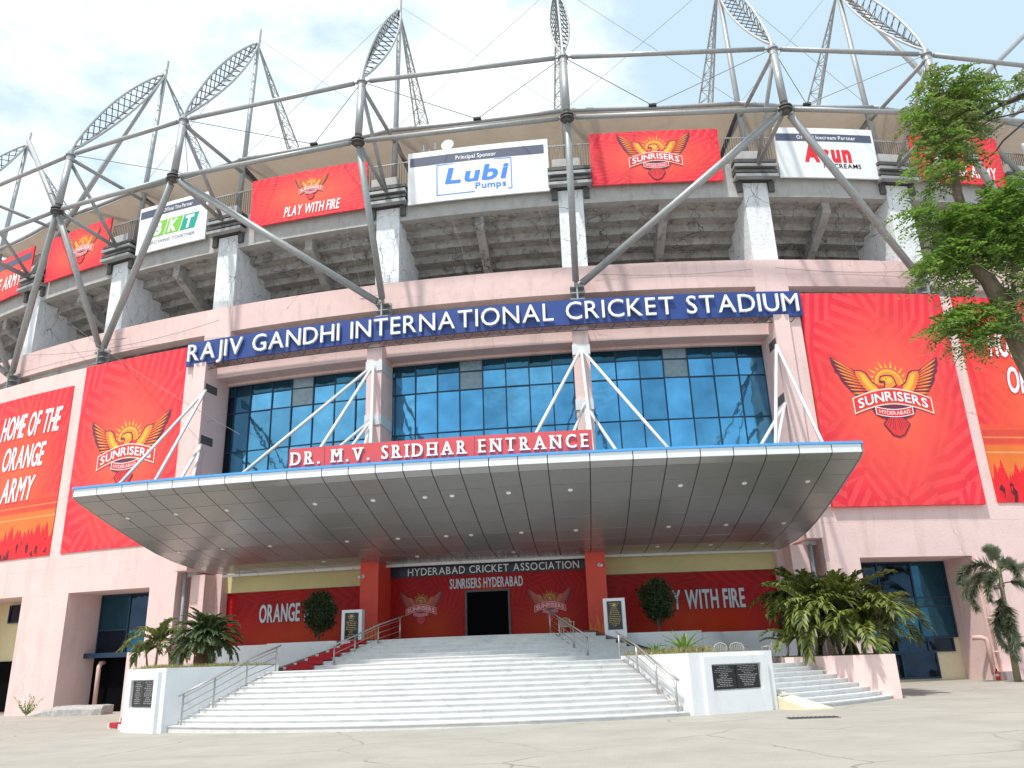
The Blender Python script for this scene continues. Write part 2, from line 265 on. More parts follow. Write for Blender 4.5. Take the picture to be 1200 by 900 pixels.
M['ban_gloss'] = banner_mat('glossy_dark_red_vinyl', 'gloss', .5, .2)
# ------------------------------------------------------------------ mesh helpers
class MB:
    def __init__(s): s.v = []; s.f = []; s.mi = []; s.uv = {}; s.ms = []
    def m(s, mt):
        if mt not in s.ms: s.ms.append(mt)
        return s.ms.index(mt)
    def add(s, vs, fs, mt=None, uvs=None):
        o = len(s.v); s.v += [tuple(v) for v in vs]; k = s.m(mt) if mt else 0
        for i, f in enumerate(fs):
            if uvs and i in uvs: s.uv[len(s.f)] = uvs[i]
            s.f.append(tuple(o+j for j in f)); s.mi.append(k)
        return s
    def poly(s, pts, mt=None): return s.add(pts, [tuple(range(len(pts)))], mt)
    def box(s, c, d, mt=None, rot=0., bev=0.):
        x, y, z = d[0]/2, d[1]/2, d[2]/2; cr, sr = C(rot), S(rot)
        vs = [(c[0]+a*x*cr-b*y*sr, c[1]+a*x*sr+b*y*cr, c[2]+e*z) for e in (-1, 1) for a, b in ((-1, -1), (1, -1), (1, 1), (-1, 1))]
        return s.add(vs, [(3, 2, 1, 0), (4, 5, 6, 7), (0, 1, 5, 4), (1, 2, 6, 5), (2, 3, 7, 6), (3, 0, 4, 7)], mt)
    def prism(s, pts, z0, z1, mt=None):  # plan polygon (ccw) with z0/z1 numbers or lists
        n = len(pts); a = z0 if isinstance(z0, (list, tuple)) else [z0]*n; b = z1 if isinstance(z1, (list, tuple)) else [z1]*n
        vs = [(p[0], p[1], a[i]) for i, p in enumerate(pts)]+[(p[0], p[1], b[i]) for i, p in enumerate(pts)]
        fs = [tuple(range(n-1, -1, -1)), tuple(range(n, 2*n))]+[(i, (i+1) % n, n+(i+1) % n, n+i) for i in range(n)]
        return s.add(vs, fs, mt)
    def cbox(s, a0, a1, r0, r1, z0, z1, mt=None, n=None, cx=0., cy=100., tilt=0., deg=False):
        """sector block about the vertical axis (cx,cy); a in units of 0.01 rad (or degrees)"""
        k = math.pi/180 if deg else .01
        if n is None: n = max(1, int(abs(a1-a0)*k*r1/1.5))
        vs = []
        for i in range(n+1):
            a = (a0+(a1-a0)*i/n)*k
            for r, z in ((r1, z0), (r1, z1), (r0, z1), (r0, z0)):
                x = cx+r*S(a); vs.append((x, cy-r*C(a), z-tilt*x))
        fs = []; uv = {}
        for i in range(n):
            b = 4*i; e = b+4
            uv[len(fs)] = ((i/n, 0), ((i+1)/n, 0), ((i+1)/n, 1), (i/n, 1))
            fs += [(b, e, e+1, b+1), (b+1, e+1, e+2, b+2), (b+2, e+2, e+3, b+3), (b+3, e+3, e, b)]
        fs += [(0, 1, 2, 3), (4*n+3, 4*n+2, 4*n+1, 4*n)]
        return s.add(vs, fs, mt, uv)
    def tube(s, p, q, r, r2=None, n=10, mt=None, cap=True):
        p, q = Vector(p), Vector(q); d = (q-p).normalized(); a = d.orthogonal().normalized(); b = d.cross(a); r2 = r if r2 is None else r2
        vs = [tuple(c+rr*(C(2*math.pi*i/n)*a+S(2*math.pi*i/n)*b)) for c, rr in ((p, r), (q, r2)) for i in range(n)]
        fs = [(i, (i+1) % n, n+(i+1) % n, n+i) for i in range(n)]
        if cap: fs += [tuple(range(n-1, -1, -1)), tuple(range(n, 2*n))]
        return s.add(vs, fs, mt)
    def path(s, pts, rs, n=8, mt=None):
        pts = [Vector(p) for p in pts]; vs = []; m_ = len(pts); a = None
        for i, p in enumerate(pts):
            d = (pts[min(i+1, m_-1)]-pts[max(i-1, 0)]).normalized()
            a = (a-d*a.dot(d)).normalized() if a else d.orthogonal().normalized(); b = d.cross(a)
            r = rs[i] if isinstance(rs, (list, tuple)) else rs
            vs += [tuple(p+r*(C(2*math.pi*k/n)*a+S(2*math.pi*k/n)*b)) for k in range(n)]
        fs = [(i*n+k, i*n+(k+1) % n, (i+1)*n+(k+1) % n, (i+1)*n+k) for i in range(m_-1) for k in range(n)]
        fs += [tuple(range(n-1, -1, -1)), tuple(range((m_-1)*n, m_*n))]
        return s.add(vs, fs, mt)
    def disc(s, c, r, nrm, h, n=14, mt=None):
        nv = Vector(nrm).normalized(); return s.tube(Vector(c), Vector(c)+nv*h, r, n=n, mt=mt)
    def build(s, name, mt=None, parent=None, smooth=False, label=None, stuff=False, origin=None):
        o = Vector(parent['_o']) if parent is not None and '_o' in parent.keys() else Vector((0, 0, 0))
        if parent is None and origin is not None: o = Vector(origin)
        me = bpy.data.meshes.new(name); me.from_pydata([(v[0]-o.x, v[1]-o.y, v[2]-o.z) for v in s.v], [], s.f)
        if s.ms:
            for k in s.ms: me.materials.append(M[k] if isinstance(k, str) else k)
            me.polygons.foreach_set('material_index', s.mi)
        else: me.materials.append(M[mt] if isinstance(mt, str) else mt)
        if s.uv:
            ul = me.uv_layers.new(name='UVMap')
            for fi, uvs in s.uv.items():
                for li, u in zip(me.polygons[fi].loop_indices, uvs): ul.data[li].uv = u
        if smooth: me.polygons.foreach_set('use_smooth', [True]*len(me.polygons))
        ob = bpy.data.objects.new(name, me); col.objects.link(ob)
        if parent is not None:
            ob.parent = parent; ob['_o'] = tuple(o)
        else:
            ob.location = o; ob['_o'] = tuple(o)
        if label: ob['label'] = label
        if stuff: ob['kind'] = 'stuff'
        return ob
def tag(o, label, cat, group=None):
    o['label'] = label; o['category'] = cat
    if group: o['group'] = group
    return o
def thing(name, label, cat, loc=(0, 0, 0), group=None):
    o = bpy.data.objects.new(name, None); col.objects.link(o); o.location = loc; o['_o'] = tuple(loc); o.empty_display_size = .3
    return tag(o, label, cat, group)
def cyl(a, r, z):  # a: 0.01 rad
    return Vector((r*S(a*.01), 100-r*C(a*.01), z))
def copy_tree(o, parent=None):
    c = o.copy(); col.objects.link(c); c.parent = parent
    for ch in list(o.children): copy_tree(ch, c)
    return c
# ------------------------------------------------------------------ lettering
_gl = {}
def glyph(ch, bold=0., ext=0.):
    k = (ch, bold, ext)
    if k not in _gl:
        cu = bpy.data.curves.new('g', 'FONT'); cu.body = ch; cu.size = 1; cu.offset = bold; cu.extrude = ext; cu.resolution_u = 3; cu.fill_mode = 'BOTH' if ext else 'FRONT'
        ob = bpy.data.objects.new('g', cu); col.objects.link(ob)
        dg = bpy.context.evaluated_depsgraph_get(); dg.update(); me = bpy.data.meshes.new_from_object(ob.evaluated_get(dg))
        vs = [tuple(v.co) for v in me.vertices]; fs = [tuple(p.vertices) for p in me.polygons]
        bpy.data.objects.remove(ob); bpy.data.curves.remove(cu); bpy.data.meshes.remove(me)
        x0 = min(v[0] for v in vs); x1 = max(v[0] for v in vs)
        _gl[k] = ([(v[0]-x0, v[1], v[2]) for v in vs], fs, x1-x0)
    return _gl[k]
CAPH = max(v[1] for v in glyph('H')[0])
def layout(text, width, height, bold=0., ext=0., gap=.10, space=.32):
    """-> list of (char, x, sx, verts, faces); letters scaled so the cap height and the overall width fit"""
    k = height/CAPH; tot = 0; seq = []
    for i, ch in enumerate(text):
        if ch == ' ': tot += space; continue
        g = glyph(ch, bold, ext); seq.append((ch, tot, g)); tot += g[2]+gap
    tot -= gap; sx = width/tot if width else k
    return [(ch, x*sx, sx, k, g) for ch, x, g in seq], tot*sx
SERIF = {'D': 'BL TL', 'R': 'BL TL BR', 'M': 'BL TL BR TR', 'V': 'TL TR', 'I': 'BC TC', 'H': 'BL BR TL TR', 'A': 'BL BR', 'E': 'BL TL', 'N': 'TL BL TR', 'T': 'BC', 'S': '', 'C': '', '.': ''}
def letters(text, mp, u0, v0, width, height, mt, parent, depth=.0, bold=0., name='letter', gap=.10, space=.32, join=False, shear=0., serif=False, halo=None, vf=None):
    """mp(u,v,w) -> world.  separate mesh per letter unless join"""
    seq, tot = layout(text, width, height, bold, depth/2/height*CAPH if depth else 0., gap, space)
    J = MB() if join else None
    for ch, x, sx, sy, (vs, fs, wd) in seq:
        B = J if join else MB()
        pv = []
        for (a, b, c) in vs:
            u = u0+x+a*sx+shear*b*sy; v = v0+b*sy+(vf(u) if vf else 0); pv.append(mp(u, v, (c*sy+depth/2) if depth else 0))
        B.add(pv, fs, mt)
        if serif and SERIF.get(ch):
            sw, sh = .33*sy*CAPH, .10*height; t = .055*sy*1.4
            for k in SERIF[ch].split():
                cxs = {'L': x+t, 'R': x+wd*sx-t, 'C': x+wd*sx/2}[k[1]]; cy = sh/2 if k[0] == 'B' else height-sh/2
                q = [(u0+cxs+i*sw*.62, v0+cy+j*sh/2) for i, j in ((-1, -1), (1, -1), (1, 1), (-1, 1))]
                vv = [mp(a, b, .004) for a, b in q]+[mp(a, b, depth+.004) for a, b in q]
                B.add(vv, [(3, 2, 1, 0), (4, 5, 6, 7), (0, 1, 5, 4), (1, 2, 6, 5), (2, 3, 7, 6), (3, 0, 4, 7)], mt)
        if serif:
            for dx in (-.03, .03):
                B.add([mp(u0+x+a*sx+dx*height, v0+b*sy, (c*sy+depth/2)+(.002 if dx > 0 else .004)) for a, b, c in vs], fs, mt)
        if not join: B.build(name, None, parent)
    if join: return J.build(name, None, parent)
def cmap(r, tilt=0.):
    return lambda u, v, w: (lambda x, y: (x, y, v-tilt*x))((r+w)*S(u*.01), 100-(r+w)*C(u*.01))
def cm_units(r):  # mapping whose u is metres along the surface
    return lambda u, v, w: ((r+w)*S(u/r), 100-(r+w)*C(u/r), v)
# ------------------------------------------------------------------ crest
def crest(mp, cu, cv, width, parent, dark_print=False, r0=.012):
    """winged sun crest printed flat; u in metres.  design units /1034"""
    k = width/1034.; B = MB()
    DK, OR, YE, RE, WH = ('logo_dark', 'logo_or2', 'logo_ye2', 'logo_re', 'silver') if dark_print else ('logo_dark', 'logo_or', 'logo_ye', 'logo_re', 'white_p')
    st = [r0]
    def P(pts, mt, up=True):
        B.add([mp(cu+x*k, cv+y*k, st[0]) for x, y in pts], [tuple(range(len(pts)))], mt)
        if up: st[0] += .0012
    # rays
    for i in range(11):
        a = R_(8+164*i/10); L_ = 228 if i % 2 == 0 else 195
        b = .075; c0 = (0, 118)
        P([(150*C(a-b), 118+150*S(a-b)), (L_*C(a+.05), 118+L_*S(a+.05)), (150*C(a+b), 118+150*S(a+b))], YE, False)
    st[0] += .002
    P([(132*C(R_(i*9)), 118+132*S(R_(i*9))) for i in range(21)]+[(-120, 60), (120, 60)], YE)
    P([(116*C(R_(i*9)), 112+116*S(R_(i*9))) for i in range(21)]+[(-110, 60), (110, 60)], OR)
    for s in (1, -1):
        W = [(60, 60), (106, 98), (151, 125), (203, 222), (243, 243), (313, 246), (517, 378), (513, 300), (495, 270), (492, 232), (462, 205), (449, 150), (424, 112), (400, 80), (369, 36), (340, 10), (313, -30), (210, -20), (79, 10)]
        P([(s*x, y) for x, y in W], DK)
        P([(s*x, y) for x, y in [(80, 55), (115, 88), (160, 118), (212, 210), (247, 232), (305, 235), (300, 180), (275, 120), (235, 60), (190, 10), (90, 20)]], OR)
        P([(s*x, y) for x, y in [(95, 50), (170, 100), (225, 195), (262, 215), (240, 130), (190, 60), (150, 20)]], YE if not dark_print else OR)
        st[0] += .001
        for i in range(10):
            f = i/9.; bx, by = 300-105*f, 222-225*f
            tx, ty = 506-160*f**1.15, 358-372*f**.92
            dx, dy = tx-bx, ty-by; L = math.hypot(dx, dy); nx, ny = -dy/L, dx/L; h = 10.5
            P([(s*(bx), by), (s*(bx+dx*.35-nx*h), by+dy*.35-ny*h), (s*(bx+dx*.8-nx*h*.8), by+dy*.8-ny*h*.8), (s*tx, ty), (s*(bx+dx*.75+nx*h*.6), by+dy*.75+ny*h*.6), (s*(bx+dx*.3+nx*h*.7), by+dy*.3+ny*h*.7)], OR, False)
            st[0] += .0006; P([(s*(bx-dx*.12), by-dy*.12), (s*(bx+dx*.2-nx*h*.9), by+dy*.2-ny*h*.9), (s*(bx+dx*.62-nx*h*.6), by+dy*.62-ny*h*.6), (s*(bx+dx*.3+nx*2), by+dy*.3+ny*2)], RE, False); st[0] -= .0006
        st[0] += .001
    P([(-130, 95), (130, 95), (95, 5), (-95, 5)], RE)
    P([(-95, 125), (-88, 152), (-76, 185), (-20, 199), (36, 192), (58, 160), (74, 98), (14, 52), (-66, 60), (-52, 98), (-50, 122), (-76, 118)], DK)
    P([(-82, 145), (-70, 174), (-18, 187), (30, 180), (47, 155), (60, 102), (12, 66), (-52, 72), (-38, 100), (-38, 136), (-66, 140)], OR)
    P([(-62, 158), (-20, 176), (22, 170), (36, 150), (20, 120), (-10, 110), (-25, 140)], YE)
    P([(-30, 160), (-18, 164), (-14, 154), (-26, 152)], DK)
    # tail and lower feathers
    P([(-215, -95), (215, -95), (190, -165), (150, -200), (75, -225), (-75, -225), (-150, -200), (-190, -165)], DK)
    P([(-70, -205), (70, -205), (128, -268), (58, -372), (0, -394), (-58, -372), (-128, -268)], DK)
    P([(-62, -212), (62, -212), (114, -268), (50, -362), (0, -381), (-50, -362), (-114, -268)], RE)
    for i in range(-4, 5):
        if i: P([(i*13-2, -215), (i*13+2, -215), (i*24+3, -345+abs(i)*16), (i*24-3, -345+abs(i)*16)], DK, False)
    st[0] += .001
    # ribbons
    ym = lambda x: -8-86*(abs(x)/360.)**1.7
    def rib(xm, h, f, mt, n=24, rise=0):
        ps = [(-xm+2*xm*i/n) for i in range(n+1)]
        P([(x, f(x)-h) for x in ps]+[(x, f(x)+h+(rise*max(0, 1-abs(x+20)/120.))) for x in reversed(ps)], mt)
    # concave outlines must be split into strips
    def strip(xm, h, f, mt, n=20):
        for i in range(n):
            xa, xb = -xm+2*xm*i/n, -xm+2*xm*(i+1)/n
            P([(xa, f(xa)-h), (xb, f(xb)-h), (xb, f(xb)+h), (xa, f(xa)+h)], mt, False)
        st[0] += .0025
    strip(374, 76, ym, WH); strip(366, 68, ym, OR); strip(362, 62, ym, RE)
    y2 = lambda x: -168+26*(x/170.)**2
    strip(178, 38, y2, WH); strip(170, 31, y2, RE)
    z = st[0]
    seq, tot = layout('SUNRISERS', 650, 84, 0, 0, .13)
    for n_, (dx, dy) in enumerate(FAT):
        for ch, x, sx, sy, (vs, fs, wd) in seq:
            B.add([mp(cu+(-325+x+a*sx+dx*130)*k, cv+(ym(-325+x+a*sx)-42+b*sy+dy*130)*k, z+n_*.0003) for a, b, c in vs], fs, WH)
    seq, tot = layout('HYDERABAD', 290, 34, 0, 0, .08)
    for ch, x, sx, sy, (vs, fs, wd) in seq:
        B.add([mp(cu+(-145+x+a*sx)*k, cv+(y2(-145+x+a*sx)-17+b*sy)*k, z) for a, b, c in vs], fs, WH)
    return B.build('crest', None, parent)
FAT = [(0, 0), (.022, 0), (-.022, 0), (0, .022), (0, -.022), (.016, .016), (-.016, .016), (.016, -.016), (-.016, -.016)]
def block_text(text, mp, u0, v0, width, height, parent, mt='white_p', out='logo_re', name='lettering', shear=.0, bold=.035, r=.012, fat=1.):
    """condensed heavy print with an outline round it: shifted copies of the plain glyphs, each a hair prouder"""
    seq, tot = layout(text, width, height, 0, 0, .13)
    for mt_, k, lift, nm in ((out, 4.2, 0., 'lettering_outline'), (mt, 1.5*fat, .006, name)):
        B = MB()
        for n_, (dx, dy) in enumerate(FAT):
            for ch, x, sx, sy, (vs, fs, wd) in seq:
                B.add([mp(u0+x+a*sx+shear*b*sy+dx*k*height*.6, v0+b*sy+dy*k*height*.8, r+lift+n_*.0004) for a, b, c in vs], fs, mt_)
        o = B.build(nm, None, parent)
    return o
# ================================================================== GROUND
def gz(x): return .006*x
B = MB(); NX = 24
B.add([(x, y, gz(max(-60, min(60, x)))) for y in (-600, 600) for x in (-600, -60, 60, 600)], [(0, 1, 5, 4), (1, 2, 6, 5), (2, 3, 7, 6)])
g_ = B.build('ground', 'ground'); g_['kind'] = 'structure'
# drain grate
t = thing('drain_grate', 'small rusty slotted drain grate set in the paving right of the steps', 'drain grate', (12.1, -17.2, .075))
MB().box((12.1, -17.2, .078), (1.35, .5, .02), rot=.05).build('grate_frame', 'steel_d', t)
B = MB()
for i in range(11): B.box((11.5+i*.12, -17.2+(i*.12-.6)*.05, .091), (.05, .42, .016), rot=.05)
B.build('slot_bars', 'dark', t)
# ================================================================== STADIUM BUILDING
ST = thing('stadium_building', 'curved pink stadium block with concrete upper tier, filling the view behind the canopy', 'stadium', (0, 8, 0))
def part(B, name, mt=None, parent=ST, **k): return B.build(name, mt, parent, **k)
TL = .007
# lower wall piers (deep reveals) and spandrel wall
for s in (-1, 1):
    for a0, a1 in ((17.58, 19.35), (25.4, 29.3), (35.4, 39.3), (45.4, 60)):
        lo, hi = sorted((s*a0, s*a1)); part(MB().cbox(lo, hi, 97.5, 100, -.6, 6.345, tilt=TL), 'wall_pier', 'pink')
    lo, hi = sorted((s*17.56, s*60)); part(MB().cbox(lo, hi, 97.5, 100.0, 6.34, 8.4, tilt=TL), 'wall_band', 'pink'); part(MB().cbox(lo, hi, 97.5, 100.004, 8.0, 20.85), 'upper_wall', 'pink')
    # outer bay columns and stepped strip beside the glass
    lo, hi = sorted((s*16.6, s*17.45)); part(MB().cbox(lo, hi, 97, 100.45, 7.2, 19.5), 'column', 'pink')
    lo, hi = sorted((s*17.45, s*18.2)); part(MB().cbox(lo, hi, 97, 100.2, 8.8, 19.45), 'column', 'pink')
    lo, hi = sorted((s*15.6, s*17.5)); part(MB().cbox(lo, hi, 97.2, 98.6, -.2, 7.1), 'return_wall', 'pink2')
    lo, hi = sorted((s*16.0, s*16.9)); part(MB().cbox(lo, hi, 98, 99.6, -.2, 7.0), 'column', 'pink2')
    lo, hi = sorted((s*16.9, s*17.6)); part(MB().cbox(lo, hi, 97.5, 99.2, 7.0, 7.9), 'ledge', 'acp_w')
    # back walls inside portals
    for a0, a1 in ((19.2, 25.6), (29.2, 35.6), (39.2, 45.6)):
        lo, hi = sorted((s*a0, s*a1)); part(MB().cbox(lo, hi, 97.2, 97.5, -.6, 6.6), 'portal_back_wall', 'cream' if a0 > 29 else 'pink2')
# inner wall of the entrance bay
part(MB().cbox(-17.5, 17.5, 97.3, 97.9, -.3, 12.1), 'entrance_wall', 'pink2')
part(MB().cbox(-16.6, 16.6, 97.3, 98.3, 18.6, 20.85), 'lintel_wall', 'pink')
part(MB().cbox(-16.6, 16.6, 97.2, 99.4, 18.75, 19.5), 'lintel', 'pink')
for s in (-1, 1):
    part(MB().cbox(s*5.92-.45, s*5.92+.45, 97.3, 100, 7.2, 19.4), 'column', 'pink')
    part(MB().cbox(s*5.92-.5, s*5.92+.5, 97.8, 100.02, 2.0, 7.2), 'entrance_pillar', 'orange')
    for z in (14.85, 18.05):
        part(MB().cbox(s*5.92-.49, s*5.92+.49, 98.2, 100.06, z-.3, z+.3), 'tie_collar', 'steel_l')
        part(MB().cbox(s*16.62-.03 if s > 0 else -16.66, s*16.62+.04 if s > 0 else -16.59, 99.2, 100.3, z-.35, z+.15), 'tie_collar', 'steel_d')
# floor over the facade + dark interior
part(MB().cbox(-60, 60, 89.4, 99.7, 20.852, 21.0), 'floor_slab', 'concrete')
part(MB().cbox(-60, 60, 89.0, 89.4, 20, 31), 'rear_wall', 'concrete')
part(MB().cbox(-60, 60, 97.45, 98.3, 22.3, 24.05, tilt=.003), 'ring_beam', 'pink2')
for k in (-4.5, -3.5, -2.5, -1.5, -.5, .5, 1.5, 2.5, 3.5, 4.5):
    a = {.5: 5.95, 1.5: 17.65, 2.5: 27.1, 3.5: 36.5, 4.5: 46}[abs(k)]*(1 if k > 0 else -1)
    p15 = abs(k) == 1.5
    part(MB().cbox(a-(1.0 if p15 else .55), a+(1.0 if p15 else .55), 97.0, 98.32 if p15 else 97.4, 20.9, 24.0 if p15 else 22.4), 'column', 'pink' if p15 else 'concrete_l')
# pale infill panels with little vents, left of the left banner and mirrored
for s in (-1, 1):
    for a0, a1 in ((28.2, 35.6), (37.4, 45.2)):
        lo, hi = sorted((s*a0, s*a1)); wp = part(MB().cbox(lo, hi, 97.2, 97.9, 20.9, 22.4), 'infill_panel', 'concrete_l')
        for f in (.25, .75):
            a = lo+(hi-lo)*f; part(MB().cbox(a-.3, a+.3, 97.8, 97.93, 21.5, 22.0, n=1), 'vent', 'black', wp)
# piers + rakers
BAY = [(-4.5, -46.0), (-3.5, -36.5), (-2.5, -27.1), (-1.5, -17.65), (-.5, -5.95), (.5, 5.95), (1.5, 17.65), (2.5, 27.1), (3.5, 36.5), (4.5, 46.0)]
def radial_plate(B, a, hw, pts, mt=None):
    """plate in a radial plane; pts=(r,z) ccw, half width hw metres"""
    t = Vector((C(a*.01), S(a*.01), 0)); n = len(pts); vs = []
    for sg in (-1, 1):
        for r, z in pts: vs.append(tuple(cyl(a, r, z)+t*hw*sg))
    fs = [tuple(range(n)), tuple(range(2*n-1, n-1, -1))]+[((i+1) % n, i, n+i, n+(i+1) % n) for i in range(n)]
    return B.add(vs, fs, mt)
for k, a in BAY:
    part(radial_plate(MB(), a, .76, [(98.05, 22.9), (98.05, 29.45), (94.2, 28.9), (94.0, 26.4), (96.2, 23.6), (96.2, 22.9)]), 'pier', 'white_pier')
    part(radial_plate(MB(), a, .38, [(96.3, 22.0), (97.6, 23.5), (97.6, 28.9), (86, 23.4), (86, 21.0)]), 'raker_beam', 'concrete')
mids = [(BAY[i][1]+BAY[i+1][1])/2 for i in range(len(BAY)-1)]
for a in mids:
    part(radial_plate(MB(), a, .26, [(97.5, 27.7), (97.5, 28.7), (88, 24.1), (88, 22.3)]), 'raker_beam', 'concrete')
# underside of the raked seating: stepped precast units, one per bay and row
for j in range(10):
    r1 = 97.5-.86*j; z0 = 28.45-.50*j
    for i in range(len(BAY)-1):
        a0, a1 = BAY[i][1], BAY[i+1][1]
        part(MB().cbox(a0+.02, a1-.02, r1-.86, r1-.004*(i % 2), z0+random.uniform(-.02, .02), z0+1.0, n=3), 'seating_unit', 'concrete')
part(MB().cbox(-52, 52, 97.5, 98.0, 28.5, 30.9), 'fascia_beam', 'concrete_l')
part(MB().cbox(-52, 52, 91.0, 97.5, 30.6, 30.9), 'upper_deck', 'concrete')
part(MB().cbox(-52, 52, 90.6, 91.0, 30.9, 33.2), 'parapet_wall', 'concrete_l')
# corbels, bracket stacks and railings at each pier head
for k, a in BAY:
    part(MB().cbox(a-1.2, a-.85, 97.6, 98.2, 28.8, 29.5, n=1), 'corbel', 'steel_d'); part(MB().cbox(a+.85, a+1.2, 97.6, 98.2, 28.8, 29.5, n=1), 'corbel', 'steel_d')
    for i in range(4):
        part(MB().cbox(a-1.35, a+1.35, 98.0, 98.75-.1*(i % 2), 29.52+.36*i, 29.52+.36*i+.2, n=2), 'bracket_bar', 'steel_d' if i % 2 else 'steel')
    part(MB().cbox(a-1.1, a+1.1, 98.0, 98.35, 29.5, 30.95, n=2), 'bracket_plate', 'dark')
    part(MB().cbox(a-1.05, a+.7, 98.0, 98.4, 31.0, 31.55, n=2), 'parapet_block', 'concrete_l')
    rl = part(MB().cbox(a-1.5, a+1.5, 97.85, 97.9, 32.85, 32.93, n=2), 'railing', 'steel')
    B = MB()
    for i in range(19):
        q = cyl(a-1.5+i/6., 97.87, 31); B.tube(q, q+Vector((0, 0, 1.86)), .022, n=4)
    B.build('balusters', 'steel_d', rl)
# foot brackets on the ring beam
for k, a in BAY:
    if abs(k) == 1.5: continue
    fb = part(MB().cbox(a-.42, a+.42, 98.3, 98.42, 20.7, 22.7, n=1), 'foot_bracket', 'steel')
    part(MB().cbox(a-.05, a+.05, 98.42, 98.95, 20.8, 22.6, n=1), 'stiffener', 'steel', fb)
    for i in range(5): part(MB().cbox(a-.42, a+.42, 98.42, 98.9, 20.82+.4*i, 20.88+.4*i, n=1), 'rib_plate', 'steel', fb)
# portal windows
def window(name, a0, a1, z0, z1, cols, rows, mats, r=97.62, parent=ST, label=None, tilt=0., w=.045):
    """frame with panes as sub-parts; cols/rows are split positions 0..1"""
    B = MB()
    for c in cols: a = a0+(a1-a0)*c; B.cbox(a-w, a+w, r-.02, r+.06, z0, z1, n=1, tilt=tilt)
    for q in rows: z = z0+(z1-z0)*q; B.cbox(a0-w, a1+w, r-.02, r+.055, z-w, z+w, n=max(1, int((a1-a0)/3)), tilt=tilt)
    fr = B.build(name, 'mullion', parent, label=label); i = 0
    for ci in range(len(cols)-1):
        for ri in range(len(rows)-1):
            A0, A1 = a0+(a1-a0)*cols[ci]+w, a0+(a1-a0)*cols[ci+1]-w; Z0, Z1 = z0+(z1-z0)*rows[ri]+w, z0+(z1-z0)*rows[ri+1]-w
            mt = mats(ci, ri) if callable(mats) else mats
            jz = random.uniform(-.02, .02); jj = random.uniform(-.014, .014)
            pts = [cyl(A0, r+jj, Z0), cyl(A1, r-jj, Z0), cyl(A1, r-jj+jz, Z1), cyl(A0, r+jj+jz, Z1)]
            bk = [p+Vector((0, .02, 0)) for p in pts]
            MB().add([tuple((q.x, q.y, q.z-tilt*q.x)) for q in pts+bk], [(0, 1, 2, 3), (7, 6, 5, 4), (0, 4, 5, 1), (1, 5, 6, 2), (2, 6, 7, 3), (3, 7, 4, 0)]).build('pane', mt, fr)
    return fr
window('portal_window', -25.25, -19.5, 2.9, 6.3, (0, .4, .7, 1), (0, .4, 1), lambda c, r: ['glass_d', 'glass_k'][(c+r) % 3 == 2 or (r == 0 and c == 0)], tilt=TL, label='tall teal glazed window in the left doorway')
window('portal_window', 19.5, 25.3, 2.45, 6.3, (0, .33, .66, 1), (0, .40, .52, 1), lambda c, r: 'glass_k' if (c < 2 and r == 2) else 'glass_d', tilt=TL, label='tall teal glazed window in the right doorway')
window('portal_window', 20.2, 25.0, 1.75, 2.4, (0, .35, .7, 1), (0, 1), 'glass_k', tilt=TL)
window('portal_window', 20.0, 23.9, .45, 1.65, (0, .5, 1), (0, 1), 'glass_k', tilt=TL)
part(MB().cbox(19.35, 25.4, 97.5, 97.56, -.2, 2.45), 'portal_wall_face', 'cream_l')
window('portal_window', -33.9, -31.75, 5.3, 6.35, (0, .55, 1), (0, 1), 'glass_k', label='small louvred window above the left doorway')
part(MB().cbox(-35.4, -29.3, 97.5, 97.6, -.3, 2.7, tilt=TL), 'dark_doorway', 'black')
part(MB().cbox(-25.4, -21.0, 97.5, 97.6, -.3, 2.72, tilt=TL), 'dark_doorway', 'black')
part(MB().cbox(-25.5, -21.0, 97.6, 98.4, 2.68, 2.95, tilt=TL), 'door_hood', 'mullion')
part(MB().cbox(-21.2, -19.35, 97.5, 99.2, -.3, 2.9, tilt=TL), 'return_wall', 'pink')
# curtain wall: three glazed bays
GR = 98.02
rows_z = [11.9, 14.38, 16.83, 18.39+.16]
def cw(a0, a1, posts, grey, label):
    z0, z1 = 11.9, 18.62; cols = [(p-a0)/(a1-a0) for p in posts]; rows = [(z-z0)/(z1-z0) for z in (11.9, 14.36, 16.83, 17.95, 18.62)]
    fr = window('curtain_wall', a0, a1, z0, z1, cols, rows, lambda c, r: 'glass_g' if (c == grey and r >= 2) else ('glass_d' if r == 3 else ('glass_k' if (c == 0 and r < 3 and a0 < -10) else 'glass')), r=GR, label=label, w=.035)
    return fr
cw(-16.6, -5.5, (-16.6, -16.1, -14.97, -13.44, -12.07, -10.61, -9.18, -7.8, -6.5, -5.5), 4, 'left glazed bay of blue panes behind the tie rods')
cw(-5.5, 5.45, (-5.5, -5.3, -4.04, -2.69, -1.34, .06, 1.44, 2.83, 4.19, 5.45), 4, 'middle glazed bay of blue panes above the entrance sign')
cw(6.4, 16.6, (6.4, 7.93, 9.29, 10.69, 12.14, 13.59, 15.05, 16.6), 3, 'right glazed bay of blue panes beside the red crest banner')
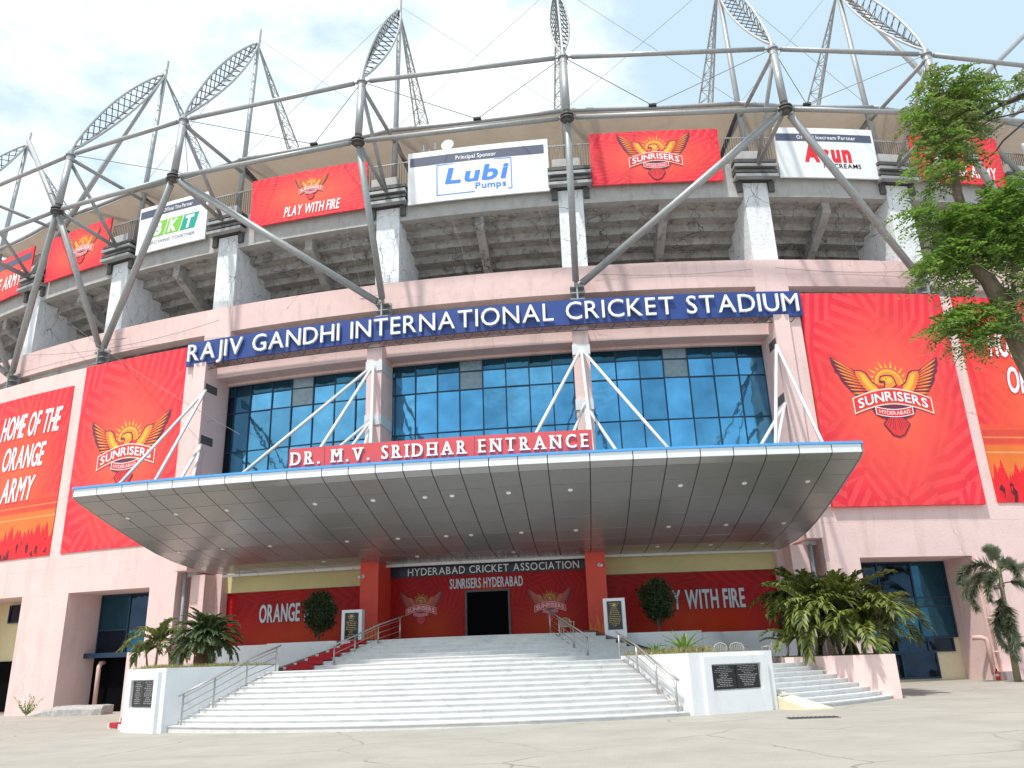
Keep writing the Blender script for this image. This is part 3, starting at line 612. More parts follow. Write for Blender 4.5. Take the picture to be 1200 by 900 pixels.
# pipes on the building
B = MB(); B.path([cyl(17.0, 99.75, 7.0), cyl(17.0, 99.75, 4), cyl(17.0, 99.75, .2)], .09); part(B, 'drain_pipe', 'pipe', smooth=True)
B = MB(); B.path([cyl(-17.2, 99.75, 7.2), cyl(-17.2, 99.75, 4), cyl(-17.2, 99.75, .2)], .09); part(B, 'drain_pipe', 'pipe', smooth=True)
B = MB(); B.path([cyl(25.55, 100.1, 6.1), cyl(25.55, 100.1, .6)], .07)
for z in (1.4, 3, 4.6): B.tube(cyl(25.55, 100.1, z), cyl(25.55, 100.1, z+.1), .1)
part(B, 'drain_pipe', 'pinkpipe', smooth=True)
B = MB(); B.path([cyl(24.75, 99.6, 2.15), cyl(25.05, 99.85, 2.15), cyl(25.22, 99.95, 2.08), cyl(25.27, 99.95, 1.85), cyl(25.27, 99.95, .4)], .12); part(B, 'drain_pipe', 'pinkpipe', smooth=True)
B = MB(); B.path([cyl(-24.3, 97.8, 2.6), cyl(-24.3, 98.05, 2.55), cyl(-24.3, 98.15, 2.35), cyl(-24.3, 98.15, .1)], .13); part(B, 'drain_pipe', 'pinkpipe', smooth=True)
B = MB(); B.cbox(25.2, 30.5, 100.01, 100.9, -.2, .55, n=3); part(B, 'plinth', 'pink')
B = MB()
for a, z in ((26.3, 4.55), (26.55, 4.65)): B.tube(cyl(a, 100.05, z), cyl(a-.15, 100.5, z-.06), .08); B.tube(cyl(a, 100, z), cyl(a, 100.05, z), .12)
part(B, 'security_camera', 'steel_d')
# small things on the roof edge
B = MB(); c = cyl(-2.0, 97.7, 33.9); B.disc(c, .42, (-.1, -1, .15), .06, 24); B.tube(c, c+Vector((0, .35, -.9)), .05); tag(B.build('satellite_dish', 'white', None, origin=c), 'round white satellite dish above the blue and white sponsor board', 'satellite dish')
at = thing('antenna_rack', 'small rack of grey antenna rods on the roof edge left of the dish', 'antenna', tuple(cyl(-3, 97.4, 33)))
for i, (a, h) in enumerate(((-3.7, 1.3), (-3.3, .9), (-2.9, 1.4), (-2.4, 1.0))):
    q = cyl(a, 97.5, 33.0); MB().tube(q, q+Vector((0, 0, h)), .05, n=6).tube(q+Vector((-.1, 0, h*.6)), q+Vector((.1, 0, h*.6)), .12, n=6).build('antenna_rod', 'steel', at)
# ================================================================== ROOF MEMBRANE + STEELWORK
RF = thing('roof_canopy', 'cream fabric roof with its grey ring tubes above the sponsor boards', 'roof', (0, 8, 36))
def strip_surf(a0, a1, n, fr, name, mt):
    B = MB(); rr = [97.4, 95, 91, 86, 80, 73]; vs = []
    for i in range(n+1):
        a = a0+(a1-a0)*i/n; f = i/n
        for j, r in enumerate(rr):
            z = 35.75+(97.4-r)*.06-.9*S(math.pi*f)*S(math.pi*min(1, j/4.))**1+0
            vs.append(tuple(cyl(a, r-(.35*S(math.pi*f) if j == 0 else 0), z)))
    m_ = len(rr); fs = [(i*m_+j, (i+1)*m_+j, (i+1)*m_+j+1, i*m_+j+1) for i in range(n) for j in range(m_-1)]
    B.add(vs, fs)
    B.add([(v[0], v[1], v[2]+.02) for v in vs], [tuple(reversed(f)) for f in fs])
    return B.build(name, mt, RF, smooth=True)
for i in range(len(BAY)-1): strip_surf(BAY[i][1], BAY[i+1][1], 8, None, 'membrane_panel', 'fabric')
for i in range(len(BAY)-1):
    a0, a1 = BAY[i][1], BAY[i+1][1]; pts = [cyl(a0+(a1-a0)*j/6., 97.5-.3*S(math.pi*j/6.), 35.85) for j in range(7)]
    MB().path(pts, .14, 8).build('edge_tube', 'steel', RF, smooth=True)
    B = MB(); B.path([cyl(a0, 97, 35.4), cyl(a0, 90, 34.5), cyl(a0, 84, 36.5)], .16, 6); B.build('roof_beam', 'steel_d', RF)
SF = thing('steel_ring_truss', 'outer grey tubular steel ring with V struts standing out from the stadium rim', 'steel truss', (0, -3, 22))
def N1(a): return cyl(a, 103.5, 30.77)
def N2(a): return cyl(a, 103.2, 35.21)
def FT(a): return cyl(a, 98.75, 22.4)
def BK(a): return cyl(a, 98.6, 30.35)
def MT(a): return cyl(a, 96.45, 47.29)
NODE = {-4.5: -46.0, -3.5: -36.5, -2.5: -27.0, -1.5: -17.8, -.5: -5.9, .5: 5.9, 1.5: 17.8, 2.5: 27.0, 3.5: 36.5, 4.5: 46.0}
ks = sorted(NODE)
def tb(p, q, r, name='tube', par=SF, mt='steel', n=12, gap=.0):
    p, q = Vector(p), Vector(q); d = (q-p).normalized()
    B = MB(); B.tube(p+d*gap, q-d*gap, r, n=n)
    if gap: B.tube(p+d*gap*.3, p+d*gap, r*.55, n=8); B.tube(q-d*gap, q-d*gap*.3, r*.55, n=8)
    return B.build(name, mt, par, smooth=False)
def sm(o): 
    o.data.polygons.foreach_set('use_smooth', [len(p.vertices) == 4 for p in o.data.polygons]); return o
for i, k in enumerate(ks):
    a = NODE[k]
    sm(tb(N1(a), N2(a), .22, 'post_tube', gap=.45))
    if i < len(ks)-1:
        b = NODE[ks[i+1]]
        sm(tb(N1(a), N1(b), .145, 'lower_ring_tube', gap=.5)); sm(tb(N2(a), N2(b), .14, 'upper_ring_tube', gap=.5))
    n1 = N1(a); B = MB(); B.tube(n1-Vector((0, 0, .3)), n1+Vector((0, 0, .3)), .22, n=12)
    B.tube(n1-Vector((0, 0, .12)), n1-Vector((0, 0, .06)), .40, n=14); B.tube(n1+Vector((0, 0, .06)), n1+Vector((0, 0, .12)), .40, n=14)
    B.build('node_joint', 'steel_d', SF)
    n2 = N2(a); B = MB(); B.tube(n2-Vector((0, 0, .5)), n2+Vector((0, 0, .25)), .26, .2, n=12); B.tube(n2-Vector((0, 0, .08)), n2, .32, n=12); B.build('node_joint', 'steel', SF)
    sm(tb(N1(a), BK(a), .14, 'brace_tube', gap=.3, mt='steel')); sm(tb(N2(a)-Vector((0, 0, .5)), BK(a), .125, 'brace_tube', gap=.2, mt='steel'))
    sm(tb(N2(a)-Vector((0, 0, .3)), cyl(a, 94.5, 35.2), .13, 'brace_tube', gap=.2))
for k in (-3.5, -2.5, -.5, .5, 2.5, 3.5): sm(tb(N1(NODE[k]), FT(NODE[k]), .20, 'strut', gap=.4))
for k, f in ((-1.5, -.5), (-1.5, -2.5), (1.5, .5), (1.5, 2.5), (-2.5, -3.5), (2.5, 3.5), (-4.5, -3.5), (4.5, 3.5)):
    sm(tb(N1(NODE[k]), FT(NODE[f]), .215, 'strut', gap=.45))
sm(tb(N1(-36.5), BK(-36.5), .18, 'strut'))
# masts
def mast(k, a, label):
    base = cyl(a, 97.2, 30.9); top = MT(a); d = (top-base).normalized()
    T = thing('roof_mast', label, 'mast', tuple(base), 'leaning masts with lens shaped and ladder shaped trusses')
    B = MB(); B.tube(base, top+d*.9, .20, .15, n=12); B.tube(base+d*.2, base+d*.35, .4); sm(B.build('pole', 'steel', T))
    # lens truss
    p, q = N2(a)+Vector((0, 0, .3)), top-d*.4; ax = (q-p); L = ax.length; e = ax.normalized()
    tg = Vector((C(a*.01), S(a*.01), 0)); up = e.cross(tg).normalized()
    if up.z < 0: up = -up
    if up.dot(cyl(a, 1, 0)-cyl(a, 0, 0)) < 0 and False: up = -up
    dirs = [up*.72, tg*.60-up*.36, -tg*.60-up*.36]; n = 15
    def pt(j, t): return p+ax*t+dirs[j]*(S(math.pi*t)**.75)
    B = MB()
    for j in range(3): B.path([pt(j, i/14.) for i in range(15)], .08, 6, 'steel')
    for j in range(3):
        for i in range(n):
            t0, t1 = (i+.3)/n*.97+.01, (i+1.1)/n*.97+.01
            B.tube(pt(j, t0), pt((j+1) % 3, min(.99, t1)), .034, n=4, cap=False, mt='steel_d')
    B.build('lens_truss', None, T)
    # ladder truss down to the roof
    f = cyl(a, 87.5, 37.2); q = top-d*.6; B = MB()
    ft = [f+tg*.85, f-tg*.85, f-tg*0+cyl(a, 1.3, 0)-cyl(a, 0, 0)]
    for x in ft: B.tube(q, x, .065, n=6)
    for i in range(1, 13):
        t0, t1 = i/13., (i+1)/13.
        for j in range(3):
            B.tube(q.lerp(ft[j], t0), q.lerp(ft[(j+1) % 3], t0), .03, n=4, cap=False); B.tube(q.lerp(ft[j], t0), q.lerp(ft[(j+1) % 3], t1), .026, n=4, cap=False)
    B.build('ladder_truss', 'steel', T)
    return T
lab = {-4.5: 'leftmost roof mast, cut by the left edge of the picture', -2.5: 'roof mast second from the left, above the small crest board', -1.5: 'roof mast third from the left, above the PLAY WITH FIRE board', -.5: 'roof mast left of centre, over the left end of the blue and white sponsor board', .5: 'centre roof mast running straight up out of the picture', 1.5: 'roof mast between the crest board and the red lettered ice cream board', 2.5: 'roof mast right of the ice cream board, above the tree', 4.5: 'rightmost roof mast behind the tree branches'}
for k in (-4.5, -2.5, -1.5, -.5, .5, 1.5, 2.5, 4.5): mast(k, NODE[k]*(.99 if abs(k) == 4.5 else 1), lab[k])
for s in (-1, 1):
    sm(tb(MT(s*27.0), BK(s*36.5), .2, 'strut')); sm(tb(MT(s*45.5), N1(s*27.0), .2, 'strut'))
# cables
CB = thing('stay_cables', 'thin crossing steel cables strung between the masts and the roof ring', 'cable', (0, 0, 36))
def cable(p, q, r=.022): MB().tube(p, q, r, n=4).build('cable', 'cable', CB)
mk = [-2.5, -1.5, -.5, .5, 1.5, 2.5]
for i, k in enumerate(mk):
    a = NODE[k]
    for j in (i-1, i+1):
        if 0 <= j < len(mk):
            b = NODE[mk[j]]; cable(MT(a), cyl(b, 97.3, 36.0), .016)
            mid = cyl((a+b)/2, 97.4, 35.9); cable(N2(a), mid, .024)
            if j > i: B = MB(); B.box(tuple(mid), (.5, .25, .15)); B.build('cable_clamp', 'dark', CB)
for a in (-2, 3.5, 9.5, -9, 22): cable(cyl(a, 98.6, 29.5), cyl(a+1.5, 98.4, 24), .010)
def sag(p, q, d, n=10): return [Vector(p).lerp(Vector(q), i/n)-Vector((0, 0, d*4*(i/n)*(1-i/n))) for i in range(n+1)]
MB().path(sag(cyl(-36, 98.9, 29.2), cyl(-12.5, 102.5, 14.0), .5), .016, 4).build('hanging_cable', 'cable', CB)
MB().path(sag(cyl(-36.2, 98.9, 24.0), cyl(-17.2, 98.8, 23.0), .7), .014, 4).build('hanging_cable', 'cable', CB)
for a, b, d in ((-27, -6, .5), (7, 16.5, .25), (18, 27, .2)): MB().path(sag(cyl(a, 98.45, 23.4), cyl(b, 98.45, 23.3), .2), .012, 4).build('hanging_cable', 'cable', CB)
# ================================================================== SPONSOR BOARDS
def board(a0, a1, z0, z1, mt, label, r=98.42, name='sponsor_board', cat='advertising board', grp='boards along the upper rim', th=.12):
    c = cyl((a0+a1)/2, r, z0); T = thing(name, label, cat, tuple(c), grp)
    MB().cbox(a0, a1, r-th, r, z0, z1, n=4).build('panel', mt, T)
    return T
um = lambda r: (lambda u, v, w: (lambda a: ((r+w)*S(a), 100-(r+w)*C(a), v))(u/r))
RB = 98.42; bm = um(RB); q_ = RB/100.
def ink(bm, u0, u1, v0, v1, mt, T, name='print_band', w=.008):
    B = MB(); n = 6
    for i in range(n):
        a, b = u0+(u1-u0)*i/n, u0+(u1-u0)*(i+1)/n
        B.poly([bm(a, v0, w), bm(b, v0, w), bm(b, v1, w), bm(a, v1, w)])
    return B.build(name, mt, T)
def txt(s, u, v, wdt, h, mt, T, bold=.02, shear=0., name='lettering', w=.014, mp=None): return letters(s, lambda a, b, c: (mp or bm)(a, b, w), u, v, wdt, h, mt, T, 0, bold, name=name, join=True, shear=shear)
# blue and white pump board
T = board(-4.5, 4.68, 29.33, 33.1, 'white_p', 'white sponsor board with blue Lubi Pumps lettering in the middle of the rim')
ink(bm, -4.3, 4.35, 32.05, 32.7, 'band', T); txt('Principal Sponsor', -1.3, 32.22, 2.6, .28, 'white_p', T, .02, w=.02)
txt('Lubi', -2.0, 30.55, 3.9, 1.05, 'lubi', T, .03, .22); txt('Pumps', -.05, 29.95, 1.95, .42, 'lubi', T, .02)
B = MB()
for (a, b, c, d) in ((-2.5, 2.25, 31.93, 31.99), (-2.5, -.1, 29.72, 29.78), (2.0, 2.25, 29.72, 29.78), (-2.55, -2.49, 29.75, 31.96), (2.22, 2.28, 29.75, 31.96)):
    B.poly([bm(a, c, .014), bm(b, c, .014), bm(b, d, .014), bm(a, d, .014)])
B.build('print_frame', 'lubi', T)
# red crest board
T = board(7.35, 15.6, 29.45, 33.2, 'ban_red', 'red sponsor board with the winged crest right of the centre mast'); crest(bm, 11.45*q_, 31.35, 4.6, T)
# ice cream board
T = board(19.25, 25.9, 29.65, 33.3, 'white_p', 'white sponsor board with red Arun lettering over black ICECREAMS')
ink(bm, 19.3*q_, 25.75*q_, 32.3, 32.85, 'band', T); txt('Official Icecream Partner', 20.7*q_, 32.45, 3.9, .26, 'white_p', T, .02, w=.02)
txt('Arun', 21.0*q_, 30.85, 3.1, 1.15, 'arun', T, .055, .0); txt('ICECREAMS', 22.2*q_, 30.35, 2.45, .3, 'black', T, .01)
# play with fire board
T = board(-15.8, -7.3, 29.55, 33.1, 'ban_red', 'red sponsor board reading PLAY WITH FIRE under a small crest'); crest(bm, -11.3*q_, 31.75, 2.4, T)
block_text('PLAY WITH FIRE', bm, -13.2*q_, 29.85, 3.9, .72, T, out='logo_re', shear=.12)
# tyre board
T = board(-25.4, -19.35, 29.5, 33.15, 'white_p', 'white sponsor board with green BKT lettering')
ink(bm, -25.3*q_, -19.5*q_, 32.25, 32.85, 'band', T); txt('Official Tire Partner', -23.2*q_, 32.4, 2.5, .28, 'white_p', T, .02, w=.02)
for i, (ch, mt) in enumerate((('B', 'bktg'), ('K', 'bktg'), ('T', 'bktt'))):
    u = (-24.2+i*1.35)*q_; B = MB(); B.poly([bm(u-.08, 30.55, .01), bm(u+1.15, 30.55, .01), bm(u+1.45, 31.75, .01), bm(u+.22, 31.75, .01)]); B.build('print_block', mt, T)
    txt(ch, u+.2, 30.72, .72, .86, 'white_p', T, .05, .2, w=.02)
txt('GROWING TOGETHER', -24.3*q_, 30.02, 4.0, .24, 'greyp', T, .01, .1)
# small crest board left
T = board(-34.95, -28.25, 29.6, 33.25, 'ban_red', 'red sponsor board with a crest near the left edge of the picture'); crest(bm, -31.0*q_, 31.5, 3.4, T)
T = board(-45.5, -37.0, 29.6, 33.3, 'ban_red', 'red sponsor board with white ARMY lettering cut by the left edge'); ink(bm, -45*q_, -37.2*q_, 32.3, 32.85, 'band', T)
block_text('ORANGE ARMY', bm, -44.5*q_, 30.4, 6.2, 1.1, T, shear=.12)
T = board(28.45, 35.1, 29.75, 33.4, 'ban_red', 'red sponsor board with white lettering half hidden behind the tree'); block_text('ORANGE ARMY', bm, 29.3*q_, 30.2, 5.0, .85, T, shear=.1)
T = board(37.3, 45, 29.6, 33.4, 'white_p', 'white sponsor board with a dark band cut by the right edge'); ink(bm, 37.5*q_, 44.5*q_, 32.3, 32.95, 'band', T)
# ================================================================== LARGE FACADE BANNERS
def banner(a0, a1, z0, z1, mt, label, r=100.06, th=.05, name='wall_banner', grp='large printed banners on the stadium wall', n=8):
    T = thing(name, label, 'banner', tuple(cyl((a0+a1)/2, r, z0)), grp)
    MB().cbox(a0, a1, r-th, r, z0, z1, n=n).build('sheet', mt, T)
    return T
b100 = um(100.06)
T = banner(-26.5, -18.15, 8.88, 20.85, 'ban_red', 'tall red banner with winged crest left of the glazing'); crest(b100, -22.2, 14.75, 6.15, T)
T = banner(18.3, 26.65, 8.77, 20.84, 'ban_red', 'tall red banner with winged crest right of the glazing', r=100.27, th=.26); crest(um(100.27), 22.6, 14.75, 6.2, T)
def home(a0, a1, z1, label, cu, w):
    T = banner(a0, a1, 8.88, z1, 'ban_home', label)
    k = (z1-8.85)/10.9
    block_text('HOME OF THE', b100, cu-2.85, 16.9+(k-1)*3, 5.7, 1.55, T, shear=.12)
    block_text('ORANGE', b100, cu-2.2, 14.75+(k-1)*3, 4.0, 1.5, T, shear=.12); block_text('ARMY', b100, cu-1.75, 12.6+(k-1)*3, 3.0, 1.5, T, shear=.12)
    return T
home(-36.0, -27.45, 19.75, 'red banner reading HOME OF THE ORANGE ARMY at the left edge', -31.2, 0)
home(27.5, 36.4, 20.85, 'red banner reading HOME OF THE ORANGE ARMY behind the tree at the right edge', 32.0, 0)
# entrance banners
bE = um(98.0)
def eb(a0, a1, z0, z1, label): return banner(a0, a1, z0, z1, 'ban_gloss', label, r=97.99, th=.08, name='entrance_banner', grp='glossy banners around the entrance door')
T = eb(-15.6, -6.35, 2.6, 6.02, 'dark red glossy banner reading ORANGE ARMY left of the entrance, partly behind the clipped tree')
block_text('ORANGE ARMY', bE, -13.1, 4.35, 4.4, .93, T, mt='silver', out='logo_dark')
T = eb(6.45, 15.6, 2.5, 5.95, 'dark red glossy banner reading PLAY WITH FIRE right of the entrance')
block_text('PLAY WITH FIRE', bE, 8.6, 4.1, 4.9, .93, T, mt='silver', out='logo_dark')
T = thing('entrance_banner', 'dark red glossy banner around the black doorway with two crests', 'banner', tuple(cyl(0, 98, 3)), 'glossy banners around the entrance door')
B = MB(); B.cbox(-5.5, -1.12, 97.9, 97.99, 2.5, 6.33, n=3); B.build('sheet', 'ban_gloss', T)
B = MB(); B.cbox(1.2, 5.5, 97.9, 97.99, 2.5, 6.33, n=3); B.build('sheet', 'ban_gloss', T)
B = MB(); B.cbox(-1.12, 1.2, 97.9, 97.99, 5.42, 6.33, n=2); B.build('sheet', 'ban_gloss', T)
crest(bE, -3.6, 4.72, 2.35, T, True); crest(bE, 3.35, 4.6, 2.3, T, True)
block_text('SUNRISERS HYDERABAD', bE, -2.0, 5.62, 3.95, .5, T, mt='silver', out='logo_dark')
part(MB().cbox(-1.12, 1.2, 97.9, 97.93, 2.4, 5.42, n=1), 'dark_doorway', 'black')
B = MB(); B.cbox(-1.2, -1.1, 97.9, 98.06, 2.4, 5.5, n=1); B.cbox(1.16, 1.27, 97.9, 98.06, 2.4, 5.5, n=1); B.cbox(-1.1, 1.16, 97.9, 98.05, 5.4, 5.5, n=1); part(B, 'door_frame', 'steel_d')
for s in (-1, 1):
    lo, hi = sorted((s*6.42, s*15.6)); part(MB().cbox(lo, hi, 97.9, 98.14, 6.0, 6.95, tilt=.003), 'yellow_band', 'yellow')
    # flames painted at the foot of each pillar
    B = MB()
    for i in range(5):
        u = s*5.92-.4+i*.2; h = .5+.5*random.random()
        B.poly([b_ for b_ in (um(100.03)(u-.08, 3.0, 0), um(100.03)(u+.09, 3.0, 0), um(100.03)(u+.05, 3.0+h*.5, 0), um(100.03)(u+.12*(1 if i % 2 else -1), 3.0+h, 0), um(100.03)(u-.07, 3.0+h*.45, 0))])
    B.build('flame_print', 'flame', ST)
for s in (-1, 1):
    B = MB(); q = cyl(s*5.92+(.2 if s > 0 else -.35), 100.05, 6.3); B.tube(q, q+Vector((.12*s, -.28, -.05)), .07); B.tube(q-Vector((0, .0, .0)), q+Vector((0, -.03, 0)), .1); part(B, 'security_camera', 'steel_l')
# ================================================================== NAME SIGNS
T = thing('stadium_name_sign', 'long curved blue sign reading RAJIV GANDHI INTERNATIONAL CRICKET STADIUM', 'sign', tuple(cyl(0, 100.4, 19.4)))
for i in range(12):
    a = -18.1+36.4*i/12; MB().cbox(a+.01, a+36.4/12-.01, 100.28, 100.42, 19.42, 20.92, n=2).build('board_panel', 'navy', T)
letters('RAJIV GANDHI INTERNATIONAL CRICKET STADIUM', um(100.50), -17.85*1.005, 19.64, 35.9*1.005, 1.05, 'letter', T, .14, 0., gap=.125, space=.36)
B = MB()
for i in range(36):
    a = -17.6+i; p0, p1 = cyl(a, 100.2, 19.3), cyl(a+.5, 100.2, 19.05)
    B.tube(cyl(a, 100.2, 19.4), cyl(a+.25, 100.2, 19.12), .025, n=4); B.tube(cyl(a+.25, 100.2, 19.12), cyl(a+.5, 100.2, 19.4), .025, n=4)
B.path([cyl(-17.6+i, 100.2, 19.12) for i in range(36)], .03, 5); B.build('support_lattice', 'steel_d', T)
T = thing('entrance_sign', 'red board on the canopy edge with white serif letters DR. M.V. SRIDHAR ENTRANCE', 'sign', tuple(cyl(0, 109.8, 9.8)))
for i in range(8):
    a = -5.99+11.86*i/8; MB().cbox(a+.008, a+11.86/8-.008, 109.66, 109.76, 9.86, 10.77, n=2, tilt=.004).build('board_panel', 'red_board', T)
sm_ = um(109.78)
letters('DR. M.V. SRIDHAR ENTRANCE', lambda u, v, w: (lambda p: (p[0], p[1], p[2]-.004*p[0]))(sm_(u, v, w)), -5.85*1.098, 10.02, 11.55*1.098, .56, 'letter', T, .07, 0., gap=.33, space=.5, serif=True)
T = thing('association_sign', 'dark navy strip sign reading HYDERABAD CRICKET ASSOCIATION under the canopy', 'sign', tuple(cyl(0, 98.1, 6.4)))
MB().cbox(-5.42, 5.42, 98.0, 98.1, 6.34, 6.92, n=4).build('board_panel', 'navy_d', T)
letters('HYDERABAD CRICKET ASSOCIATION', um(98.14), -4.3, 6.385, 9.3, .39, 'letter', T, .06, 0., gap=.13, space=.34)
# ================================================================== CANOPY
CN = thing('entrance_canopy', 'curved grey panelled canopy with white edge reaching over the steps', 'canopy', (0, -4, 7))
CT = .006
SE = [-15.45, -14.3, -13.1, -11.9, -10.77, -9.6, -8.47, -7.33, -5.87, -4.45, -3.39, -2.33, -1.26, -.18, .9, 1.99, 3.07, 4.17, 5.72, 7.29, 8.52, 9.73, 10.93, 12.12, 13.31, 14.5, 15.6]
PR = [(110.1, 9.36), (109.72, 9.16), (108.6, 8.78), (107.2, 8.32), (105.8, 7.9), (104.4, 7.52), (103.0, 7.24), (101.6, 7.06), (100.2, 6.98), (98.9, 6.95)]
def cc(a, r, z): v = cyl(a, r, z); v.z -= CT*v.x; return v
me_cache = {}
for i in range(len(SE)-1):
    a0, a1 = SE[i]+.018, SE[i+1]-.018
    for j in range(len(PR)-1):
        (r0, z0), (r1, z1) = PR[j], PR[j+1]; d = Vector((r1-r0, z1-z0)).normalized(); g = .02
        r0, z0, r1, z1 = r0+d.x*g, z0+d.y*g, r1-d.x*g, z1-d.y*g; jz = random.uniform(-.004, .004)
        f = [cc(a0, r0, z0+jz), cc(a1, r0, z0+jz), cc(a1, r1, z1+jz), cc(a0, r1, z1+jz)]; t_ = [p+Vector((0, 0, .035)) for p in f]
        MB().add(f+t_, [(3, 2, 1, 0), (4, 5, 6, 7), (0, 1, 5, 4), (1, 2, 6, 5), (2, 3, 7, 6), (3, 0, 4, 7)]).build('soffit_panel', 'acp', CN)
    f = [cc(a0, 110.14, 9.37), cc(a1, 110.14, 9.37), cc(a1, 110.14, 9.70), cc(a0, 110.14, 9.70)]; t_ = [cyl(a, 110.08, 0)*0+p+(cyl((a0+a1)/2, 110.08, 0)-cyl((a0+a1)/2, 110.14, 0)) for a, p in zip((a0, a1, a1, a0), f)]
    MB().add(f+t_, [(0, 1, 2, 3), (7, 6, 5, 4), (0, 4, 5, 1), (1, 5, 6, 2), (2, 6, 7, 3), (3, 7, 4, 0)]).build('edge_panel', 'acp_w', CN)
    MB().cbox(a0, a1, 98.75, 98.85, 6.82, 6.95, n=1, tilt=.003).build('rear_trim', 'acp_w', CN)
# dark backing so the joints read, top deck, side cheeks
B = MB(); n = 26
vs = []
for i in range(n+1):
    a = -15.4+30.9*i/n
    for r, z in PR: vs.append(cc(a, r, z+.06))
    vs.append(cc(a, 98.9, 9.3)); vs.append(cc(a, 110.07, 9.66))
m_ = len(PR)+2; fs = [(i*m_+j, i*m_+(j+1) % m_, (i+1)*m_+(j+1) % m_, (i+1)*m_+j) for i in range(n) for j in range(m_)]
fs += [tuple(range(m_))[::-1], tuple(range(n*m_, (n+1)*m_))]
B.add(vs, fs); B.build('canopy_core', 'seam', CN)
B = MB(); B.cbox(-15.5, 15.65, 109.6, 110.2, 9.705, 9.80, n=26, tilt=CT); B.build('blue_coping', 'blue_trim', CN)
for s, a in ((-1, -15.46), (1, 15.61)):
    vs = [cc(a, r, z) for r, z in PR]+[cc(a, 98.9, 9.68), cc(a, 110.12, 9.70)]; o = [cc(a+s*.06, r, z) for r, z in PR]+[cc(a+s*.06, 98.9, 9.68), cc(a+s*.06, 110.12, 9.70)]
    k = len(vs); MB().add(vs+o, [tuple(range(k)), tuple(range(2*k-1, k-1, -1))]+[(i, (i+1) % k, k+(i+1) % k, k+i) for i in range(k)]).build('side_cheek', 'acp', CN)
for r, z, A in ((108.15, 8.63, (-14.2, -11.8, -9.4, -5.47, -3.0, -.86, .24, 2.5, 4.93, 9.2, 11.67, 14.13)), (104.3, 7.50, (-14.2, -11.8, -9.32, -5.48, -3.05, -.8, .34, 2.62, 5.05, 9.14, 11.66, 14.2)), (101.1, 7.02, (-13.9, -8.0, -3.0, 1.9, 8.98, 11.57, 14.1))):
    for a in A:
        q = cc(a, r, z); sl_ = .33 if r > 106 else (.24 if r > 103 else .07)
        dn = (cyl(a, 1, 0)-cyl(a, 0, 0))*(sl_)*1+Vector((0, 0, -1)); dn.normalize()
        B = MB(); B.disc(q+dn*.0, .105, dn, .025, 16, 'steel_l'); B.disc(q+dn*.024, .08, dn, .006, 16, 'lamp'); B.build('downlight', None, CN)
# tie rods
def rod(a, z, r, ae, re=107.6, rad=.085): 
    sm(tb(cyl(a, r, z), cc(ae, re, 9.72), rad, 'tie_rod', CN, 'steel_l', n=8))
for s in (-1, 1):
    for d in (-2.9, 0, 2.9): rod(s*5.92, 18.05, 100.15, s*5.92+d+(s*.25 if d*s > 0 else 0), 108.6)
    for d in (-1.5, 0, 1.5): rod(s*5.92, 14.85, 100.15, s*5.92+d, 106.5)
    for ae in (14.9, 12.9): rod(s*16.6, 17.75, 100.25, s*ae, 108.6)
    for ae in (13.4, 12.4): rod(s*16.6, 14.4, 100.25, s*ae, 106.5)
# ================================================================== STEPS
FX, FY = .6, 1.6
def fan(r, t, z=0., cx=FX, cy=FY): t = R_(t); return Vector((cx+r*S(t), cy-r*C(t), z))
SL = thing('entrance_staircase', 'broad white curved staircase climbing to the entrance door', 'staircase', (.6, -16.6, 0))
for i in range(11):
    MB().cbox(-28.6-.0*i, 27.1, 18.3-.38*i-.46, 18.3-.38*i, .16*i-(.3 if i == 0 else .004), .16*(i+1)+random.uniform(-.003, .003), n=28, cx=FX, cy=FY, deg=True).cbox(-28.6, 27.1, 18.3-.38*i-.1, 18.33-.38*i, .16*(i+1)-.03, .16*(i+1)+.006, n=28, cx=FX, cy=FY, deg=True).build('step', 'step_white', SL)
MB().cbox(-60, 60, 6.6, 18.3-.38*11+.0, -.2, 1.752, n=40, cx=FX, cy=FY, deg=True).build('middle_landing', 'step_white', SL)
for i in range(7):
    t = i/7.; am = 46-10*t
    MB().cbox(-am, am, 12-.4*i-.5, 12-.4*i, 1.70+.17*i, 1.76+.168*(i+1), n=24, cx=0, cy=4.3, deg=True).cbox(-am, am, 12-.4*i-.1, 12.03-.4*i, 1.73+.168*(i+1), 1.766+.168*(i+1), n=24, cx=0, cy=4.3, deg=True).build('step', 'step_white', SL)
MB().cbox(-37, 37, .2, 9.25, 1.8, 2.925, n=20, cx=0, cy=4.3, deg=True).build('top_landing', 'step_white', SL)
for s in (-1, 1):
    pts = []
    p0 = fan(12.25, s*46.5, 1.78, 0, 4.3); p1 = fan(9.0, s*36, 3.0, 0, 4.3); p2 = Vector((s*5.6, -.6, 3.0))
    dr = Vector((s*.75, .45, 0)).normalized()*.35
    for k_, (a, b) in enumerate(((p0, p1), (p1, p2))):
        B = MB(); q = [a, b, b+dr, a+dr]; q = q if s > 0 else q[::-1]
        B.prism([(v.x, v.y) for v in q], 1.0, [v.z+.06 for v in q]); B.build('granite_curb', 'granite', SL)
